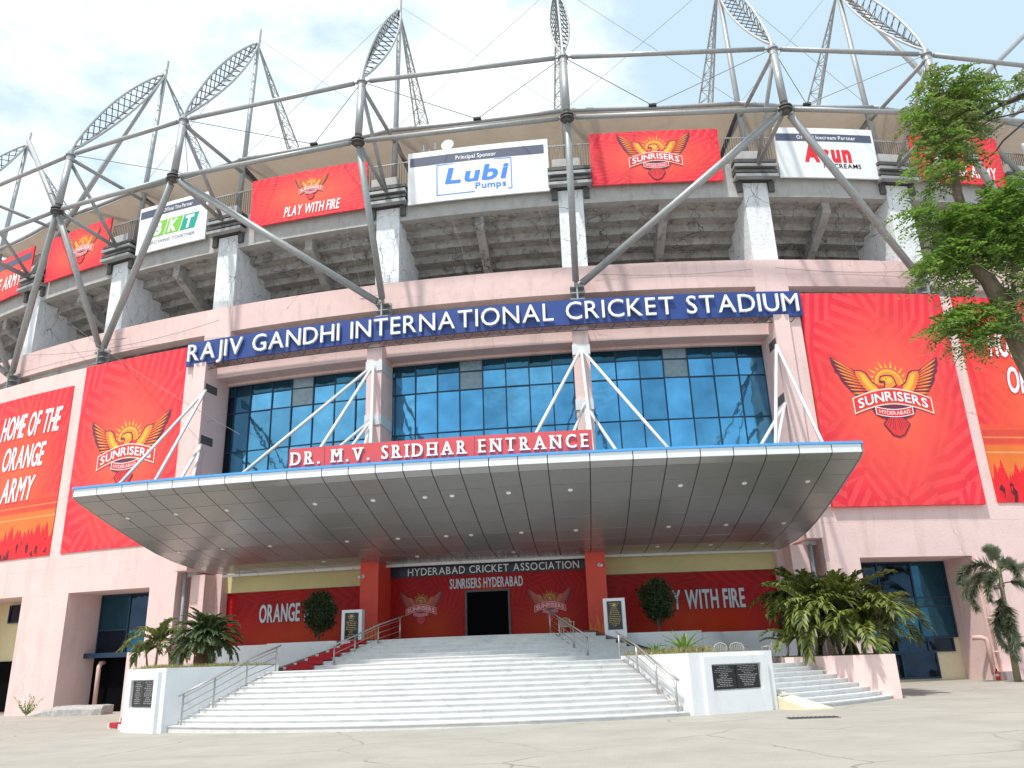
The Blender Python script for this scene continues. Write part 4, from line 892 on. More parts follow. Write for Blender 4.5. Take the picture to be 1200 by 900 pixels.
# red carpet down the left of the upper flight
B = MB(); vs = []; up = []
cs = []
for i in range(7):
    r = 12-.4*i; cs += [(r+.07, 1.79+.168*i), (r+.06, 1.80+.168*(i+1)), (r-.33, 1.80+.168*(i+1))]
cs.append((8.6, 2.95)); cs.insert(0, (12.3, 1.775)); cs.insert(0, (13.6, 1.775))
for i, (r, z) in enumerate(cs):
    f = max(0, min(1, (12-r)/2.8)); a0 = -43.5+9.5*f; a1 = -32.5+4.5*f
    if r > 12.2: a0, a1 = -48-(r-12.2)*8, -33-(r-12.2)*3
    vs += [fan(r, a0, z+.012+random.uniform(0, .02), 0, 4.3), fan(r, (a0+a1)/2, z+.02+random.uniform(0, .05), 0, 4.3), fan(r, a1, z+.012, 0, 4.3)]
fs = []
for i in range(len(cs)-1):
    for j in range(2): fs.append((i*3+j, i*3+j+1, i*3+j+4, i*3+j+3))
B.add(vs, fs); B.add([v+Vector((0, 0, -.01)) for v in vs], [f[::-1] for f in fs])
tag(B.build('red_carpet', 'maroon_steps', None, origin=fan(12, -38, 1.78, 0, 4.3)), 'crumpled crimson carpet laid down the left side of the upper steps', 'carpet')
# side flights
SR = thing('side_staircase', 'narrower white curved staircase between the right plaque block and the pink planter', 'staircase', tuple(fan(19, 46)))
for i in range(9): MB().cbox(37.8, 55.5, 19.3-.38*i-.46, 19.3-.38*i, .15*i-(.3 if i == 0 else .004), .15*(i+1)+.06, n=12, cx=FX, cy=FY, deg=True).cbox(37.8, 55.5, 19.3-.38*i-.1, 19.34-.38*i, .15*(i+1)+.02, .15*(i+1)+.066, n=12, cx=FX, cy=FY, deg=True).build('step', 'step_white', SR)
MB().cbox(37.8, 62, 10, 19.3-.38*9, -.2, 1.39, n=12, cx=FX, cy=FY, deg=True).build('terrace', 'step_white', SR)
MB().prism([tuple(fan(19.7, 37.4)[:2]), tuple(fan(20.1, 39.5)[:2]), tuple(fan(17.4, 39.5)[:2]), tuple(fan(17.4, 37.6)[:2])], [-.1, -.1, -.1, -.1], [.12, .12, .75, .75]).build('ramp_strip', 'cream_l', SR)
SLf = thing('side_staircase', 'small flight of white steps with crimson carpet left of the left plaque block', 'staircase', tuple(fan(19, -42)))
for i in range(9):
    MB().cbox(-46.5, -37.8, 18.2-.38*i-.46, 18.2-.38*i, .15*i-(.4 if i == 0 else .004)-.07, .15*(i+1)-.03, n=6, cx=FX, cy=FY, deg=True).build('step', 'step_white', SLf)
    MB().cbox(-45.6, -42.0, 18.2-.38*i-.40, 18.2-.38*i+.02, .15*i-.03, .15*(i+1)-.01, n=4, cx=FX, cy=FY, deg=True).build('carpet_strip', 'maroon_steps', SLf)
# ---------------------------------------------------------------- plaque blocks / planters
def plaque_lines(B, org, ux, w, h, nr, rng, seed, n):
    random.seed(seed)
    for i in range(nr):
        y = h*(.93-.88*i/nr); L = w*random.uniform(.3, .85); x = (w-L)/2; th = h/nr*.28
        while x < (w+L)/2-.02:
            s_ = min(random.uniform(.04, .14), (w+L)/2-x)
            q = [org+ux*x+Vector((0, 0, y)), org+ux*(x+s_)+Vector((0, 0, y)), org+ux*(x+s_)+Vector((0, 0, y+th)), org+ux*x+Vector((0, 0, y+th))]
            B.poly([v+n for v in q]); x += s_+.025
def block(a_in, a_out, r, rb, z1, name, label, plant_label, ztop):
    p0, p1 = fan(r, a_in), fan(r, a_out); q0, q1 = fan(rb, a_in), fan(rb, a_out)
    T = thing(name, label, 'planter', tuple((p0+p1)/2), 'white plaque planters flanking the stairs')
    lst = [p0, p1, q1, q0] if a_in < a_out and a_in > 0 else [p1, p0, q0, q1]
    MB().prism([(v.x, v.y) for v in lst], -.3, z1).build('planter_body', 'white', T)
    # raised frame on the front face
    if a_in > 0: L, Rr = p0, p1
    else: L, Rr = p1, p0
    ux = (Rr-L).normalized(); W = (Rr-L).length; nrm = Vector((ux.y, -ux.x, 0))
    def fr(x0, x1, z0, z1_, d, mt, nm, off=0.):
        a, b = L+ux*x0+nrm*off, L+ux*x1+nrm*off; pts = [a+nrm*d, b+nrm*d, b, a]
        return MB().prism([(v.x, v.y) for v in pts], z0, z1_).build(nm, mt, T)
    cx0, cx1 = W*.14, W*.90
    fr(cx0, cx1, -.2, .72, .13, 'white', 'frame'); fr(cx0, cx0+.28, .72, z1-.12, .13, 'white', 'frame'); fr(cx1-.28, cx1, .72, z1-.12, .13, 'white', 'frame'); fr(cx0+.28, cx1-.28, z1-.36, z1-.121, .128, 'white', 'frame')
    px0, px1, pz0, pz1 = cx0+.33, cx1-.33, .76, z1-.4
    mid = (px0+px1)/2
    for x0, x1, sd_ in ((px0, mid-.012, 1), (mid+.012, px1, 2)):
        pl = fr(x0, x1, pz0, pz1, .05, 'plaque', 'plaque')
        B = MB(); plaque_lines(B, L+ux*x0+nrm*.053+Vector((0, 0, pz0)), ux, x1-x0, pz1-pz0, 12, None, sd_, nrm*.004); B.build('engraving', 'plaque_t', pl, stuff=True)
    # soil
    c = sum(lst, Vector())/4; so_ = [c+(v-c)*.93 for v in lst]; MB().prism([(v.x, v.y) for v in so_], z1-.1, z1+.03).build('soil', 'soil', T)
    return T
block(27.2, 37.4, 18.55, 13.9, 1.87, 'plaque_planter', 'white planter block with black plaque right of the main steps', '', 0)
block(-28.7, -37.6, 18.55, 13.9, 2.0, 'plaque_planter', 'white planter block with black plaque left of the main steps', '', 0)
# pink planters
def pinkp(pts, z, label):
    c = sum((Vector((*p, 0)) for p in pts), Vector())/len(pts); T = thing('pink_planter', label, 'planter', tuple(c))
    MB().prism(pts, -.2, z).build('planter_wall', 'pink', T); MB().prism([tuple((Vector((*p, 0))*.94+c*.06)[:2]) for p in pts], z-.1, z+.02).build('soil', 'soil', T); return T
pinkp([(13.3, -7.25), (16.75, -9.6), (18.3, -1.3), (13.3, 1.2)], 1.6, 'low pink planter wall sloping beside the right side steps')
pinkp([(-13.6, -8.6), (-12.9, -9.6), (-11.0, -8.0), (-12.2, -5.2), (-13.9, -5.6)], 1.62, 'low pink planter wall behind the left plaque block')
# white tree planters against the entrance wall
for s, ms_ in ((-1, ((-10.0, -6.45, 102.8, 3.05), (-15.5, -10.0, 100.6, 3.08))), (1, ((6.45, 10.4, 102.6, 2.88), (10.4, 15.6, 100.4, 2.84)))):
    T = thing('tree_planter', 'white wall planter holding the clipped tree %s of the entrance' % ('left' if s < 0 else 'right'), 'planter', tuple(cyl(s*9, 102, 1.7)), 'white planters under the side banners')
    for a0, a1, r, z in ms_: MB().cbox(a0, a1, 98.1, r, .8, z, n=5).build('planter_wall', 'white', T)
    q = cyl(s*10.4, 101.5, .9); MB().cbox(ms_[0][0]+.2, ms_[0][1]-.2, 98.5, ms_[0][2]-.25, 2.7, ms_[0][3]+.02, n=5).build('soil', 'soil', T)
B = MB(); q = cyl(10.5, 101.5, 0); B.tube((q.x, q.y, 1.0), (q.x, q.y, 2.8), 1.05, n=28); sm(B.build('round_planter_end', 'white', T))
# plaque stands by the pillars
for s, x in ((-1, -5.75), (1, 6.75)):
    T = thing('plaque_stand', 'white upright stand with black and gold plaque beside the %s red pillar' % ('left' if s < 0 else 'right'), 'plaque', (x, -3.0, 2.9), 'plaque stands by the pillars')
    MB().box((x, -2.8, 3.55), (1.0, .42, 1.75)).build('stand', 'white', T)
    p = MB().box((x, -3.02, 3.66), (.66, .04, 1.25)).build('plaque', 'plaque', T)
    B = MB(); plaque_lines(B, Vector((x-.33, -3.045, 3.04)), Vector((1, 0, 0)), .66, 1.22, 13, None, 5+s, Vector((0, -.003, 0))); B.disc((x, -3.045, 4.12), .07, (0, -1, 0), .004); B.build('engraving', 'gold', p, stuff=True)
# ================================================================== RAILINGS
def railing(pts, h, label, nbar=4):
    T = thing('stair_railing', label, 'railing', tuple(pts[0]), 'stainless railings on the stairs')
    for p in pts: sm(MB().tube(Vector(p)-Vector((0, 0, .03)), Vector(p)+Vector((0, 0, h)), .032, n=8).build('post', 'stainless', T))
    up = Vector((0, 0, h)); a, b = Vector(pts[0]), Vector(pts[-1]); e = (b-a).normalized()
    sm(MB().path([a+up-e*.2]+[Vector(p)+up for p in pts[1:-1]]+[b+up+e*.2], .034, 8).build('handrail', 'stainless', T))
    for i in range(nbar):
        z = Vector((0, 0, h*(.16+.72*i/(nbar-1)))); sm(MB().path([Vector(p)+z for p in pts], .015, 5).build('bar', 'stainless', T))
    return T
railing([fan(18.05, -27.6, .16), fan(16.9, -27.4, .64), fan(15.6, -27.3, 1.2), fan(14.3, -27.3, 1.62)], 1.0, 'railing on the left edge of the lower steps beside the left plaque block')
railing([fan(18.05, 26.4, .16), fan(16.9, 26.3, .64), fan(15.6, 26.3, 1.2), fan(14.3, 26.3, 1.62)], 1.0, 'railing on the right edge of the lower steps beside the right plaque block')
def U(x, y, z): return Vector((x, y, z))
railing([U(5.56, -6.0, 1.76), U(4.95, -5.35, 2.15), U(4.3, -4.65, 2.6), U(3.85, -4.1, 2.92)], 1.0, 'railing near the chair on the right of the upper steps')
railing([U(-5.5, -6.0, 1.76), U(-4.8, -5.3, 2.15), U(-3.95, -4.6, 2.6), U(-3.1, -4.0, 2.92)], 1.0, 'railing beside the crimson carpet on the left of the upper steps')
# ================================================================== CHAIRS
def chair(loc, rz, label, sc=1.):
    T = thing('plastic_chair', label, 'chair', (0, 0, 0), 'cream plastic chairs')
    s = .24
    for x in (-1, 1):
        for y in (-1, 1): MB().tube((x*(s+.03), y*s, 0), (x*s*.9, y*s*.85, .42), .022, .028, n=6).build('leg', 'plastic', T)
    MB().prism([(-.26, -.24), (.26, -.24), (.24, .24), (-.24, .24)], .41, .45).build('seat', 'plastic', T)
    B = MB()
    for i in range(7):
        x = -.2+i*.4/6; B.tube((x, .22, .44), (x*1.15, .33, .80-abs(x)*.25), .014, n=5)
    B.path([(-.27, .2, .44), (-.28, .28, .68), (-.2, .33, .80), (0, .35, .86), (.2, .33, .80), (.28, .28, .68), (.27, .2, .44)], .022, 6); B.build('backrest', 'plastic', T)
    for x in (-1, 1): MB().path([(x*.27, -.22, .42), (x*.30, -.22, .64), (x*.30, .1, .66), (x*.28, .27, .66)], .022, 6).build('armrest', 'plastic', T)
    T.location = loc; T.rotation_euler = (0, 0, rz)
    return T
chair((4.35, -.35, 2.925), .35, 'lone cream plastic chair beside the right red pillar')
for i, (x, y, r, l) in enumerate(((10.9, -6.2, .2, 'plastic chair back just left of the other two, behind the right plaque block'), (11.7, -6.1, -.3, 'plastic chair between the other two chairs behind the right plaque block'), (13.0, -6.3, .5, 'plastic chair nearest the pink planter behind the right plaque block'))): chair((x, y, 1.39), math.pi+r, l)
# fire extinguisher, kerb wedge
T = thing('fire_extinguisher', 'small red and white extinguisher standing at the foot of the pink wall', 'extinguisher', tuple(cyl(25.1, 100.4, .14)))
q = cyl(25.1, 100.4, .14); sm(MB().tube(q, q+U(0, 0, .42), .1, n=10).build('tank', 'orange', T)); MB().tube(q+U(0, 0, .2), q+U(0, 0, .3), .104, n=10).build('band', 'white', T); MB().tube(q+U(0, 0, .42), q+U(0, 0, .55), .05, .03, n=8).build('valve', 'black', T)
B = MB(); vs = []
random.seed(3)
q0, q1 = cyl(-25.6, 100.9, 0), cyl(-20.8, 100.6, 0)
for i in range(13):
    t = i/12.; p = q0.lerp(q1, t); h = .06+.42*min(1, t*3)+random.uniform(-.03, .03)
    for dy, z in ((-.55, -.3), (-.5, h*.6), (-.3, h), (.6, h), (.6, -.3)): vs.append((p.x, p.y+dy+random.uniform(-.05, .05), z+(-.15 if z < 0 else -.13)))
B.add(vs, [(i*5+j, (i+1)*5+j, (i+1)*5+(j+1) % 5, i*5+(j+1) % 5) for i in range(12) for j in range(5)]+[(0, 1, 2, 3, 4), (64, 63, 62, 61, 60)])
tag(B.build('concrete_kerb', 'rubble', None, origin=q0), 'rough broken concrete kerb wedge in front of the left doorway', 'kerb')
# ================================================================== PLANTS
def frond_mesh(name, L, droop, nl, lw, ll, mt, ang=55, twist=.5, vee=.5, seed=1, taper=True):
    """one pinnate frond: stem along +x rising then drooping, leaflets on both sides"""
    rd = random.Random(seed); B = MB(); pts = []
    n = 12
    for i in range(n+1):
        t = i/n; a = 1.05-droop*t*t; pts.append((L*t*C(.9*(1-t)*.35), 0, 0))
    # integrate a bending curve
    x = z = 0; pts = [(0, 0, 0)]; th = 1.15
    for i in range(n):
        t = (i+1)/n; a = th-droop*t**1.3; x += L/n*C(a); z += L/n*S(a); pts.append((x, 0, z))
    B.path(pts, [.022*(1-.8*i/n)+.003 for i in range(n+1)], 5, 'palmwood')
    for i in range(nl):
        t = .14+.86*i/(nl-1); f = t*n; j = min(n-1, int(f)); p = Vector(pts[j]).lerp(Vector(pts[j+1]), f-j); d = (Vector(pts[j+1])-Vector(pts[j])).normalized()
        up = Vector((0, 1, 0)).cross(d)*-1
        if up.z < 0: up = -up
        l = ll*(1.05-.75*abs(t-.45)**1.3)*rd.uniform(.85, 1.1)
        for s in (-1, 1):
            aa = R_(ang*(1-.45*t)+rd.uniform(-8, 8)); o = d*C(aa)+Vector((0, s, 0))*S(aa)+up*vee*rd.uniform(.5, 1.1)
            o.normalize(); q = p+o*l*.55+Vector((0, 0, -.0)); e = p+o*l+Vector((0, 0, -l*.35*rd.uniform(.6, 1.5)))
            wv = o.cross(up).normalized()*lw/2
            B.add([p-wv*.5, p+wv*.5, q+wv, q-wv, e], [(0, 1, 2, 3), (3, 2, 4)], mt)
    me_o = B.build(name, None, None); me = me_o.data; bpy.data.objects.remove(me_o); return me
def inst(me, name, parent, loc, rz, tilt=0., sc=1., roll=0.):
    o = bpy.data.objects.new(name, me); col.objects.link(o); o.parent = parent
    o.location = Vector(loc)-Vector(parent['_o']); o.rotation_euler = (roll, tilt, rz); o.scale = (sc, sc, sc); return o
random.seed(21)
AR = [frond_mesh('frond', 2.3, d, 30, .10, .66, 'palmleaf', seed=i) for i, d in enumerate((1.5, 2.0, 2.5, 1.1))]
def palm_clump(label, stems, cat='palm', scale=1., frs=AR, leaf='palmleaf', nf=8, sname='palm_clump'):
    c = stems[0][0]; T = thing(sname, label, cat, tuple(c))
    for p, h, sc in stems:
        lean = Vector((random.uniform(-.2, .2), random.uniform(-.2, .2), 0)); top = Vector(p)+Vector((0, 0, h))+lean
        B = MB(); B.path([p, Vector(p).lerp(top, .5)+lean*.2, top], [.05*sc+.02, .045*sc+.015, .03], 7); sm(B.build('stem', 'palmwood', T))
        a0 = random.random()*6
        for i in range(nf):
            inst(random.choice(frs), 'frond', T, top, a0+i*2.4, random.uniform(-.25, .45), sc*random.uniform(.8, 1.1))
    return T
palm_clump('large bushy areca palm clump spilling over the pink planter on the right', [(U(15.6, -6.6, 1.6), 1.2, 1.1), (U(16.4, -6.0, 1.6), 1.4, 1.1), (U(15.0, -5.6, 1.6), 1.7, 1.1), (U(16.9, -7.4, 1.6), .8, 1.0), (U(15.2, -7.4, 1.6), .7, .95), (U(16.5, -4.6, 1.6), 1.7, 1.1), (U(15.9, -7.0, 1.6), 1.2, 1.0), (U(16.9, -6.6, 1.6), 1.0, 1.05), (U(14.6, -7.0, 1.6), 1.3, 1.0), (U(16.2, -7.8, 1.6), .5, 1.0), (U(15.9, -5.2, 1.6), 1.9, 1.0)], nf=12)
palm_clump('darker areca palm in the shade beside the right banner', [(U(14.5, -4.0, 1.5), 2.1, .85), (U(15.0, -3.4, 1.5), 2.4, .9), (U(14.2, -5.2, 1.5), 1.2, .75), (U(14.7, -5.0, 1.5), 1.8, .85)], nf=10)
palm_clump('small young palm at the left end of the pink planter', [(U(13.5, -6.4, 1.5), .5, .62)], nf=7)
palm_clump('yellow green areca palm behind the left plaque block', [(U(-11.7, -9.6, 1.9), 1.0, .72), (U(-11.0, -9.0, 1.9), .9, .62), (U(-12.3, -9.0, 1.9), .7, .6), (U(-10.6, -8.6, 1.9), .6, .6)], nf=7)
CY = [frond_mesh('frond', 1.45, d, 44, .05, .24, 'cycadleaf', seed=9+i, ang=70, vee=.5) for i, d in enumerate((1.1, 1.5, 2.7))]
T = thing('cycad', 'dense round cycad with brown dead skirt in the left planter', 'cycad', (-9.2, -10.4, 1.95))
B = MB(); B.path([(-9.2, -10.4, 1.9), (-9.2, -10.4, 2.3), (-9.2, -10.4, 3.0)], [.34, .38, .25], 12); B.build('trunk', 'deadleaf', T)
for i in range(110): inst(random.choice(CY[:2]), 'frond', T, (-9.2+random.uniform(-.1, .1), -10.4+random.uniform(-.1, .1), 2.95), i*2.4, -.45+1.5*i/110., random.uniform(.85, 1.1))
DY = frond_mesh('dead_frond', 1.15, 1.6, 16, .05, .2, 'deadleaf', seed=44)
for i in range(46): inst(DY, 'dead_frond', T, (-9.2, -10.4, 2.75+random.uniform(-.3, .2)), i*2.4, random.uniform(1.5, 2.1), random.uniform(.6, .95))
# agave rosette
def blades(name, label, cat, c, n, L, w, mt, lo=.3, hi=1.35):
    T = thing(name, label, cat, tuple(c))
    for i in range(n):
        az = i*2.4+random.uniform(-.2, .2); el = lo+(hi-lo)*i/n; l = L*random.uniform(.8, 1.1); d = Vector((C(az), S(az), 0)); sd_ = Vector((-S(az), C(az), 0)); z = Vector((0, 0, 1)); vs = []
        for k in range(6):
            t = k/5.; r = l*t*C(el); h = l*t*S(el)-.28*l*t*t; ww = w*(.5+1.6*t*(1-t)*1.3)*(1-t**3) if k < 5 else .002; p = Vector(c)+d*r+z*h
            vs += [p-sd_*ww/2+z*.02, p, p+sd_*ww/2+z*.02]
        fs = [(k*3+j, k*3+j+1, k*3+j+4, k*3+j+3) for k in range(5) for j in range(2)]
        MB().add(vs, fs).build('leaf', mt, T)
    return T
blades('agave', 'bright green spiky rosette plant on top of the right plaque block', 'agave', (9.1, -12.9, 1.9), 26, 1.05, .14, 'agaveleaf', .15, 1.3)
blades('agave', 'second smaller rosette behind the bright green one on the right plaque block', 'agave', (8.2, -11.7, 1.9), 16, .6, .08, 'agaveleaf', .3, 1.3)
def grass(name, label, pts, n, h, mt):
    B = MB()
    for i in range(n):
        a, b = random.choice(pts); p = Vector(a).lerp(Vector(b), random.random())+Vector((random.gauss(0, .18), random.gauss(0, .18), 0)); az = random.random()*6.28; d = Vector((C(az), S(az), 0)); hh = h*random.uniform(.4, 1.2)
        B.poly([p-d*.02, p+d*.02, p+Vector((random.gauss(0, .06), random.gauss(0, .06), hh))])
    o = B.build(name, mt, None, stuff=True); tag(o, label, 'grass'); return o
grass('dry_grass', 'dry yellow grass along the top of the left plaque block', [(fan(18.1, -30, 2.0), fan(18.1, -36, 2.0)), (fan(18.0, -30, 2.0), fan(14.2, -30, 2.0)), (fan(16.5, -31, 2.0), fan(14.5, -34, 2.0))], 1500, .14, 'drygrass')
grass('dry_grass', 'dry yellow grass along the top of the right plaque block', [(fan(18.0, 28.2, 1.87), fan(14.2, 28.4, 1.87)), (fan(17.8, 28.2, 1.87), fan(17.8, 31, 1.87))], 900, .22, 'drygrass')
# clipped ficus trees
def leaf_cloud(B, c, rx, ry, rz, n, ls, mt, shell=.55, rd=random):
    for i in range(n):
        u = Vector((rd.gauss(0, 1), rd.gauss(0, 1), rd.gauss(0, 1))).normalized(); r = shell+(1-shell)*rd.random(); r *= 1+.10*S(u.x*7+u.z*5)
        p = Vector((c[0]+u.x*rx*r, c[1]+u.y*ry*r, c[2]+u.z*rz*r)); d = Vector((rd.gauss(0, 1), rd.gauss(0, 1), rd.gauss(0, 1))).normalized(); e = d.orthogonal().normalized(); l = ls*rd.uniform(.6, 1.3)
        B.add([p-d*l, p+e*l*.4, p+d*l, p-e*l*.4], [(0, 1, 2, 3)], mt)
for x, y, s, h in ((-7.9, -1.6, 'left', 3.0), (8.75, -1.5, 'right', 2.88)):
    T = thing('clipped_tree', 'small dark clipped round tree in the white planter %s of the entrance' % s, 'tree', (x, y, h), 'clipped round trees in front of the side banners')
    B = MB(); B.path([(x, y, h-.1), (x+.03, y, h+.4), (x-.02, y, h+.9)], [.06, .05, .05], 7); B.path([(x, y, h+.35), (x+.2, y, h+.9)], [.04, .03], 6); B.path([(x, y, h+.35), (x-.2, y+.05, h+.9)], [.04, .03], 6); B.build('trunk', 'bark', T)
    B = MB(); leaf_cloud(B, (x, y, h+1.42), .80, .80, 1.0, 3400, .075, 'darkleaf', .45); leaf_cloud(B, (x+.1, y, h+2.1), .45, .5, .5, 500, .075, 'darkleaf', .5); leaf_cloud(B, (x+.25, y, h+.9), .6, .6, .3, 350, .075, 'darkleaf', .5); leaf_cloud(B, (x, y, h+1.42), .92, .9, 1.12, 420, .075, 'darkleaf', .88); leaf_cloud(B, (x-.55, y, h+1.9), .4, .4, .35, 260, .07, 'darkleaf', .4); leaf_cloud(B, (x+.6, y, h+1.5), .42, .4, .4, 260, .07, 'darkleaf', .4)
    B.build('crown', None, T)
# small weeds
for c, l, n, L in ((cyl(-25.9, 101.2, -.1), 'sprawling small weed at the foot of the pink pier on the left', 14, 1.5), (fan(17.0, 54.6, .95), 'tiny weed growing out of the right side steps', 10, .3), (cyl(29.3, 101.2, .2), 'thin weed by the palm at the right edge', 18, 1.6)):
    B = MB()
    for i in range(n):
        az = random.random()*6.28; d = Vector((C(az)*.5, S(az)*.5, random.uniform(.5, 1.1))).normalized()*L*random.uniform(.4, 1)
        B.path([c, c+d*.5+Vector((0, 0, .05)), c+d], [.008, .006, .003], 4, 'palmwood')
        for j in range(10): leaf_cloud(B, tuple(c+d*(.2+.08*j)), .05, .05, .05, 2, .06*min(1, L), 'leaf')
    tag(B.build('weed', None, None, origin=c), l, 'weed')
# foxtail palm at the right edge
FXm = []
for sd_ in (1, 2, 3):
    rd = random.Random(sd_); B = MB(); x = z = 0; pts = [(0, 0, 0)]; n = 14; L = 2.5
    for i in range(n): t = (i+1)/n; a = .75-2.2*t**1.1; x += L/n*C(a); z += L/n*S(a); pts.append((x, 0, z))
    B.path(pts, [.03*(1-.8*i/n)+.004 for i in range(n+1)], 5, 'palmwood')
    for i in range(480):
        t = .15+.85*i/479; f = t*n; j = min(n-1, int(f)); p = Vector(pts[j]).lerp(Vector(pts[j+1]), f-j); d = (Vector(pts[j+1])-Vector(pts[j])).normalized(); u = Vector((rd.gauss(0, 1), rd.gauss(0, 1), rd.gauss(0, 1))); u = (u-d*u.dot(d)).normalized()
        o = (u+d*.7).normalized()*.56*(1.1-.5*t); wv = d.cross(u).normalized()*.03; B.add([p-wv, p+wv, p+o+Vector((0, 0, -.05))], [(0, 1, 2)], 'foxleaf')
    ob = B.build('frond', None, None); FXm.append(ob.data); bpy.data.objects.remove(ob)
pc = Vector((24.75, .2, .1)); T = thing('foxtail_palm', 'foxtail palm with drooping feathery fronds at the right edge before the pink wall', 'palm', tuple(pc))
B = MB(); B.path([pc, pc+U(.1, 0, 2.6), pc+U(.3, 0, 5.4)], [.16, .12, .08], 9); sm(B.build('trunk', 'palmwood', T))
for az, ti, zz, sc in ((3.3, -.15, 4.9, 1.05), (2.6, .1, 4.7, .95), (3.9, .25, 4.7, .95), (1.3, -.7, 5.2, .9), (4.7, -.2, 4.9, .9), (3.0, .5, 4.8, 1.0), (0, 0, 4.9, 1), (3.7, 1.3, 4.0, 1.0), (4.4, 1.2, 3.6, 1.0), (2.9, 1.4, 3.4, .9), (3.5, 1.0, 3.3, .95), (4.3, .9, 2.9, .95), (5.5, .4, 4.4, 1), (1.6, -1.1, 5.2, .7)): inst(random.choice(FXm), 'frond', T, pc+U(.05+.045*zz, 0, zz), az, ti, sc)
# ================================================================== FOREGROUND TREE
TR = thing('street_tree', 'leafy pinnate tree reaching in from the right edge in front of the stadium', 'tree', (14.6, -29, 0))
trunk = [(15.3, -28.8, 0), (15.0, -28.9, 2.0), (14.3, -29, 4.4), (13.89, -29.0, 5.75), (13.8, -29.0, 6.16), (13.66, -29.0, 6.99), (13.53, -29.0, 7.44), (13.4, -29.0, 7.64), (13.42, -29.05, 8.19), (13.41, -29.0, 8.58), (13.39, -29.0, 9.08), (13.46, -29.0, 9.86), (13.54, -29.0, 10.57), (13.57, -29.0, 11.2)]
sm(MB().path(trunk, [.27, .24, .21, .19, .18, .15, .12, .095, .085, .08, .075, .06, .035, .015], 10, ).build('trunk', 'bark', TR))
br = {'a': ([(16.4, -29.1, 9.3), (15.6, -29.05, 10.5), (15.08, -29.0, 10.93), (14.86, -29.0, 10.89), (14.63, -29.0, 10.81), (14.4, -29.0, 10.74), (14.15, -29.0, 10.57), (13.95, -29.0, 10.49), (13.75, -29.0, 10.49)], .07, 'bark_d'),
      'b': ([(15.6, -29, 10.5), (14.93, -29.0, 10.59), (14.64, -29.0, 10.54), (14.21, -29.0, 10.48), (13.79, -29.0, 10.18), (13.63, -29.0, 10.1)], .022, 'bark_d'),
      'c': ([(15.7, -29, 10.6), (14.9, -29.0, 10.47), (14.32, -29.0, 10.02), (14.13, -29.0, 9.79), (13.9, -29.0, 9.68), (13.46, -29.0, 9.74)], .022, 'bark_d'),
      'd': ([(14.63, -29, 10.81), (14.42, -29.0, 10.83), (14.15, -29.0, 10.9), (13.92, -29.0, 10.79)], .02, 'bark_d'),
      'e': ([(13.74, -29.0, 6.75), (13.43, -28.95, 6.55), (13.23, -28.9, 6.5), (12.97, -28.9, 6.48)], .05, 'bark'),
      'f': ([(13.55, -29.0, 7.35), (13.42, -29.0, 7.42), (13.21, -29.0, 7.37)], .03, 'bark'),
      'g': ([(13.74, -29.0, 6.67), (13.91, -29.0, 7.37), (14.05, -29.0, 7.98), (14.25, -29.0, 8.77), (14.4, -29, 9.4)], .04, 'bark'),
      'h': ([(14.51, -29.0, 11.62), (14.54, -29.0, 11.24), (14.62, -29.0, 10.9)], .012, 'bark_d'), 'i': ([(14.15, -29, 11.5), (14.35, -29, 11.1), (14.7, -29, 10.85)], .01, 'bark_d'),
      'j': ([(13.46, -29, 9.86), (13.2, -28.8, 10.3), (13.1, -28.7, 10.8)], .02, 'bark'), 'k': ([(13.42, -29, 8.3), (13.1, -29.1, 8.5), (12.8, -29.2, 8.9)], .02, 'bark'), 'l': ([(13.42, -29, 8.1), (13.8, -29.2, 8.5), (14.2, -29.3, 9.0)], .02, 'bark')}
for p, r, mt in br.values(): MB().path(p, [r*(1-.75*i/(len(p)-1)) for i in range(len(p))], 7).build('limb', mt, TR)
def spray(B, p, d, L, rd, mt, nl=8, lw=.02, ll=.06):
    d = d.normalized(); s = d.cross(Vector((0, 0, 1))).normalized(); n = s.cross(d)
    s = (s+n*rd.uniform(-.6, .6)).normalized(); q = p; 
    for i in range(nl):
        t = i/(nl-1); q = p+d*L*t+Vector((0, 0, -L*.5*t*t))
        for sg in (-1, 1):
            o = (s*sg+d*.55+Vector((0, 0, -.25))).normalized()*ll*rd.uniform(.8, 1.2)*(1-.3*t); wv = d*lw*.5
            B.add([q, q+o*.45+wv, q+o, q+o*.45-wv], [(0, 1, 2, 3)], mt)
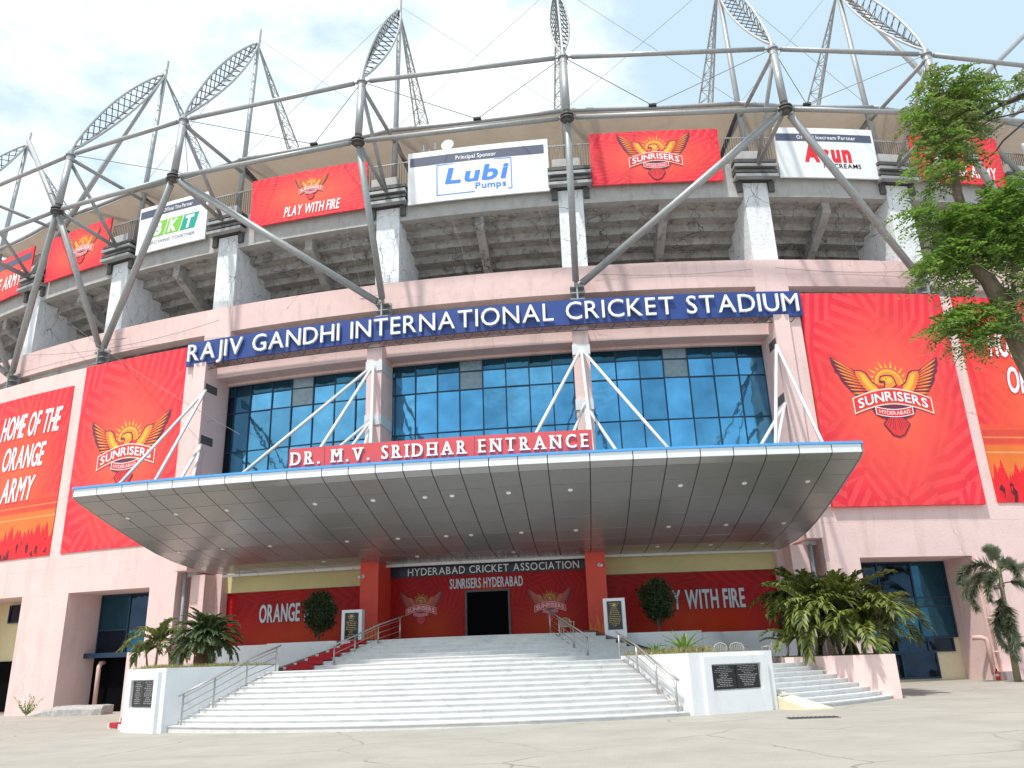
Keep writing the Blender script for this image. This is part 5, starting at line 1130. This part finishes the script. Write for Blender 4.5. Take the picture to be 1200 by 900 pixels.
cl = [((13.73, 11.15), .30, .28, 120), ((14.0, 11.0), .32, .26, 120), ((13.35, 11.2), .24, .26, 90), ((13.17, 10.62), .32, .36, 150), ((13.57, 10.48), .42, .36, 190), ((13.17, 9.95), .34, .34, 130), ((13.5, 9.85), .36, .34, 130), ((12.95, 9.45), .3, .24, 60), ((14.1, 10.65), .32, .3, 90), ((13.2, 9.3), .28, .2, 45),
      ((13.82, 8.65), .5, .36, 210), ((13.3, 8.39), .4, .34, 130), ((14.25, 8.85), .45, .42, 190), ((13.52, 7.95), .5, .36, 190), ((12.98, 7.9), .36, .28, 110), ((12.65, 7.7), .24, .18, 50), ((14.05, 7.99), .42, .45, 200), ((12.93, 8.6), .34, .26, 80), ((13.05, 7.4), .26, .2, 30), ((14.3, 8.0), .4, .6, 150), ((12.6, 8.75), .2, .16, 26),
      ((13.1, 6.75), .32, .17, 90), ((12.78, 6.65), .24, .15, 55), ((13.32, 6.5), .26, .14, 60), ((13.05, 6.35), .2, .18, 34), ((12.9, 6.9), .2, .1, 30), ((13.4, 6.9), .2, .1, 24), ((14.75, 11.03), .15, .16, 26), ((14.95, 11.2), .2, .2, 30), ((14.0, 7.2), .25, .25, 40)]
rd = random.Random(5); B = MB()
for (x, z), rx, rz, n in cl:
    for i in range(int(n*(.66 if z > 9.2 else 1.05))):
        u = Vector((rd.gauss(0, 1), rd.gauss(0, 1), rd.gauss(0, 1))).normalized()*rd.random()**.5; p = Vector((x+u.x*rx, -29+u.y*.55, z+u.z*rz)); d = Vector((u.x+rd.gauss(0, .5), u.y+rd.gauss(0, .5), rd.uniform(-.3, .5)))
        spray(B, p, d, rd.uniform(.2, .38), rd, 'leaf2' if (z > 9.2 and rd.random() < .45) else 'leaf', 6, .046, .105)
B.build('crown', None, TR, stuff=True)
B = MB()   # broader pale leaves near the trunk at the right edge
for i in range(170):
    p = Vector((rd.gauss(13.82, .13), rd.gauss(-29.3, .12), rd.gauss(6.95, .22))); d = Vector((rd.gauss(0, 1), rd.gauss(0, .5), rd.gauss(-.3, .8))).normalized(); e = d.orthogonal().normalized(); l = .10*rd.uniform(.7, 1.3); B.add([p, p+d*l+e*.022, p+d*l*2, p+d*l-e*.022], [(0, 1, 2, 3)], 'leaf2')
B.build('broad_leaves', None, TR, stuff=True)
for o in bpy.data.objects:
    if '_o' in o.keys(): del o['_o']
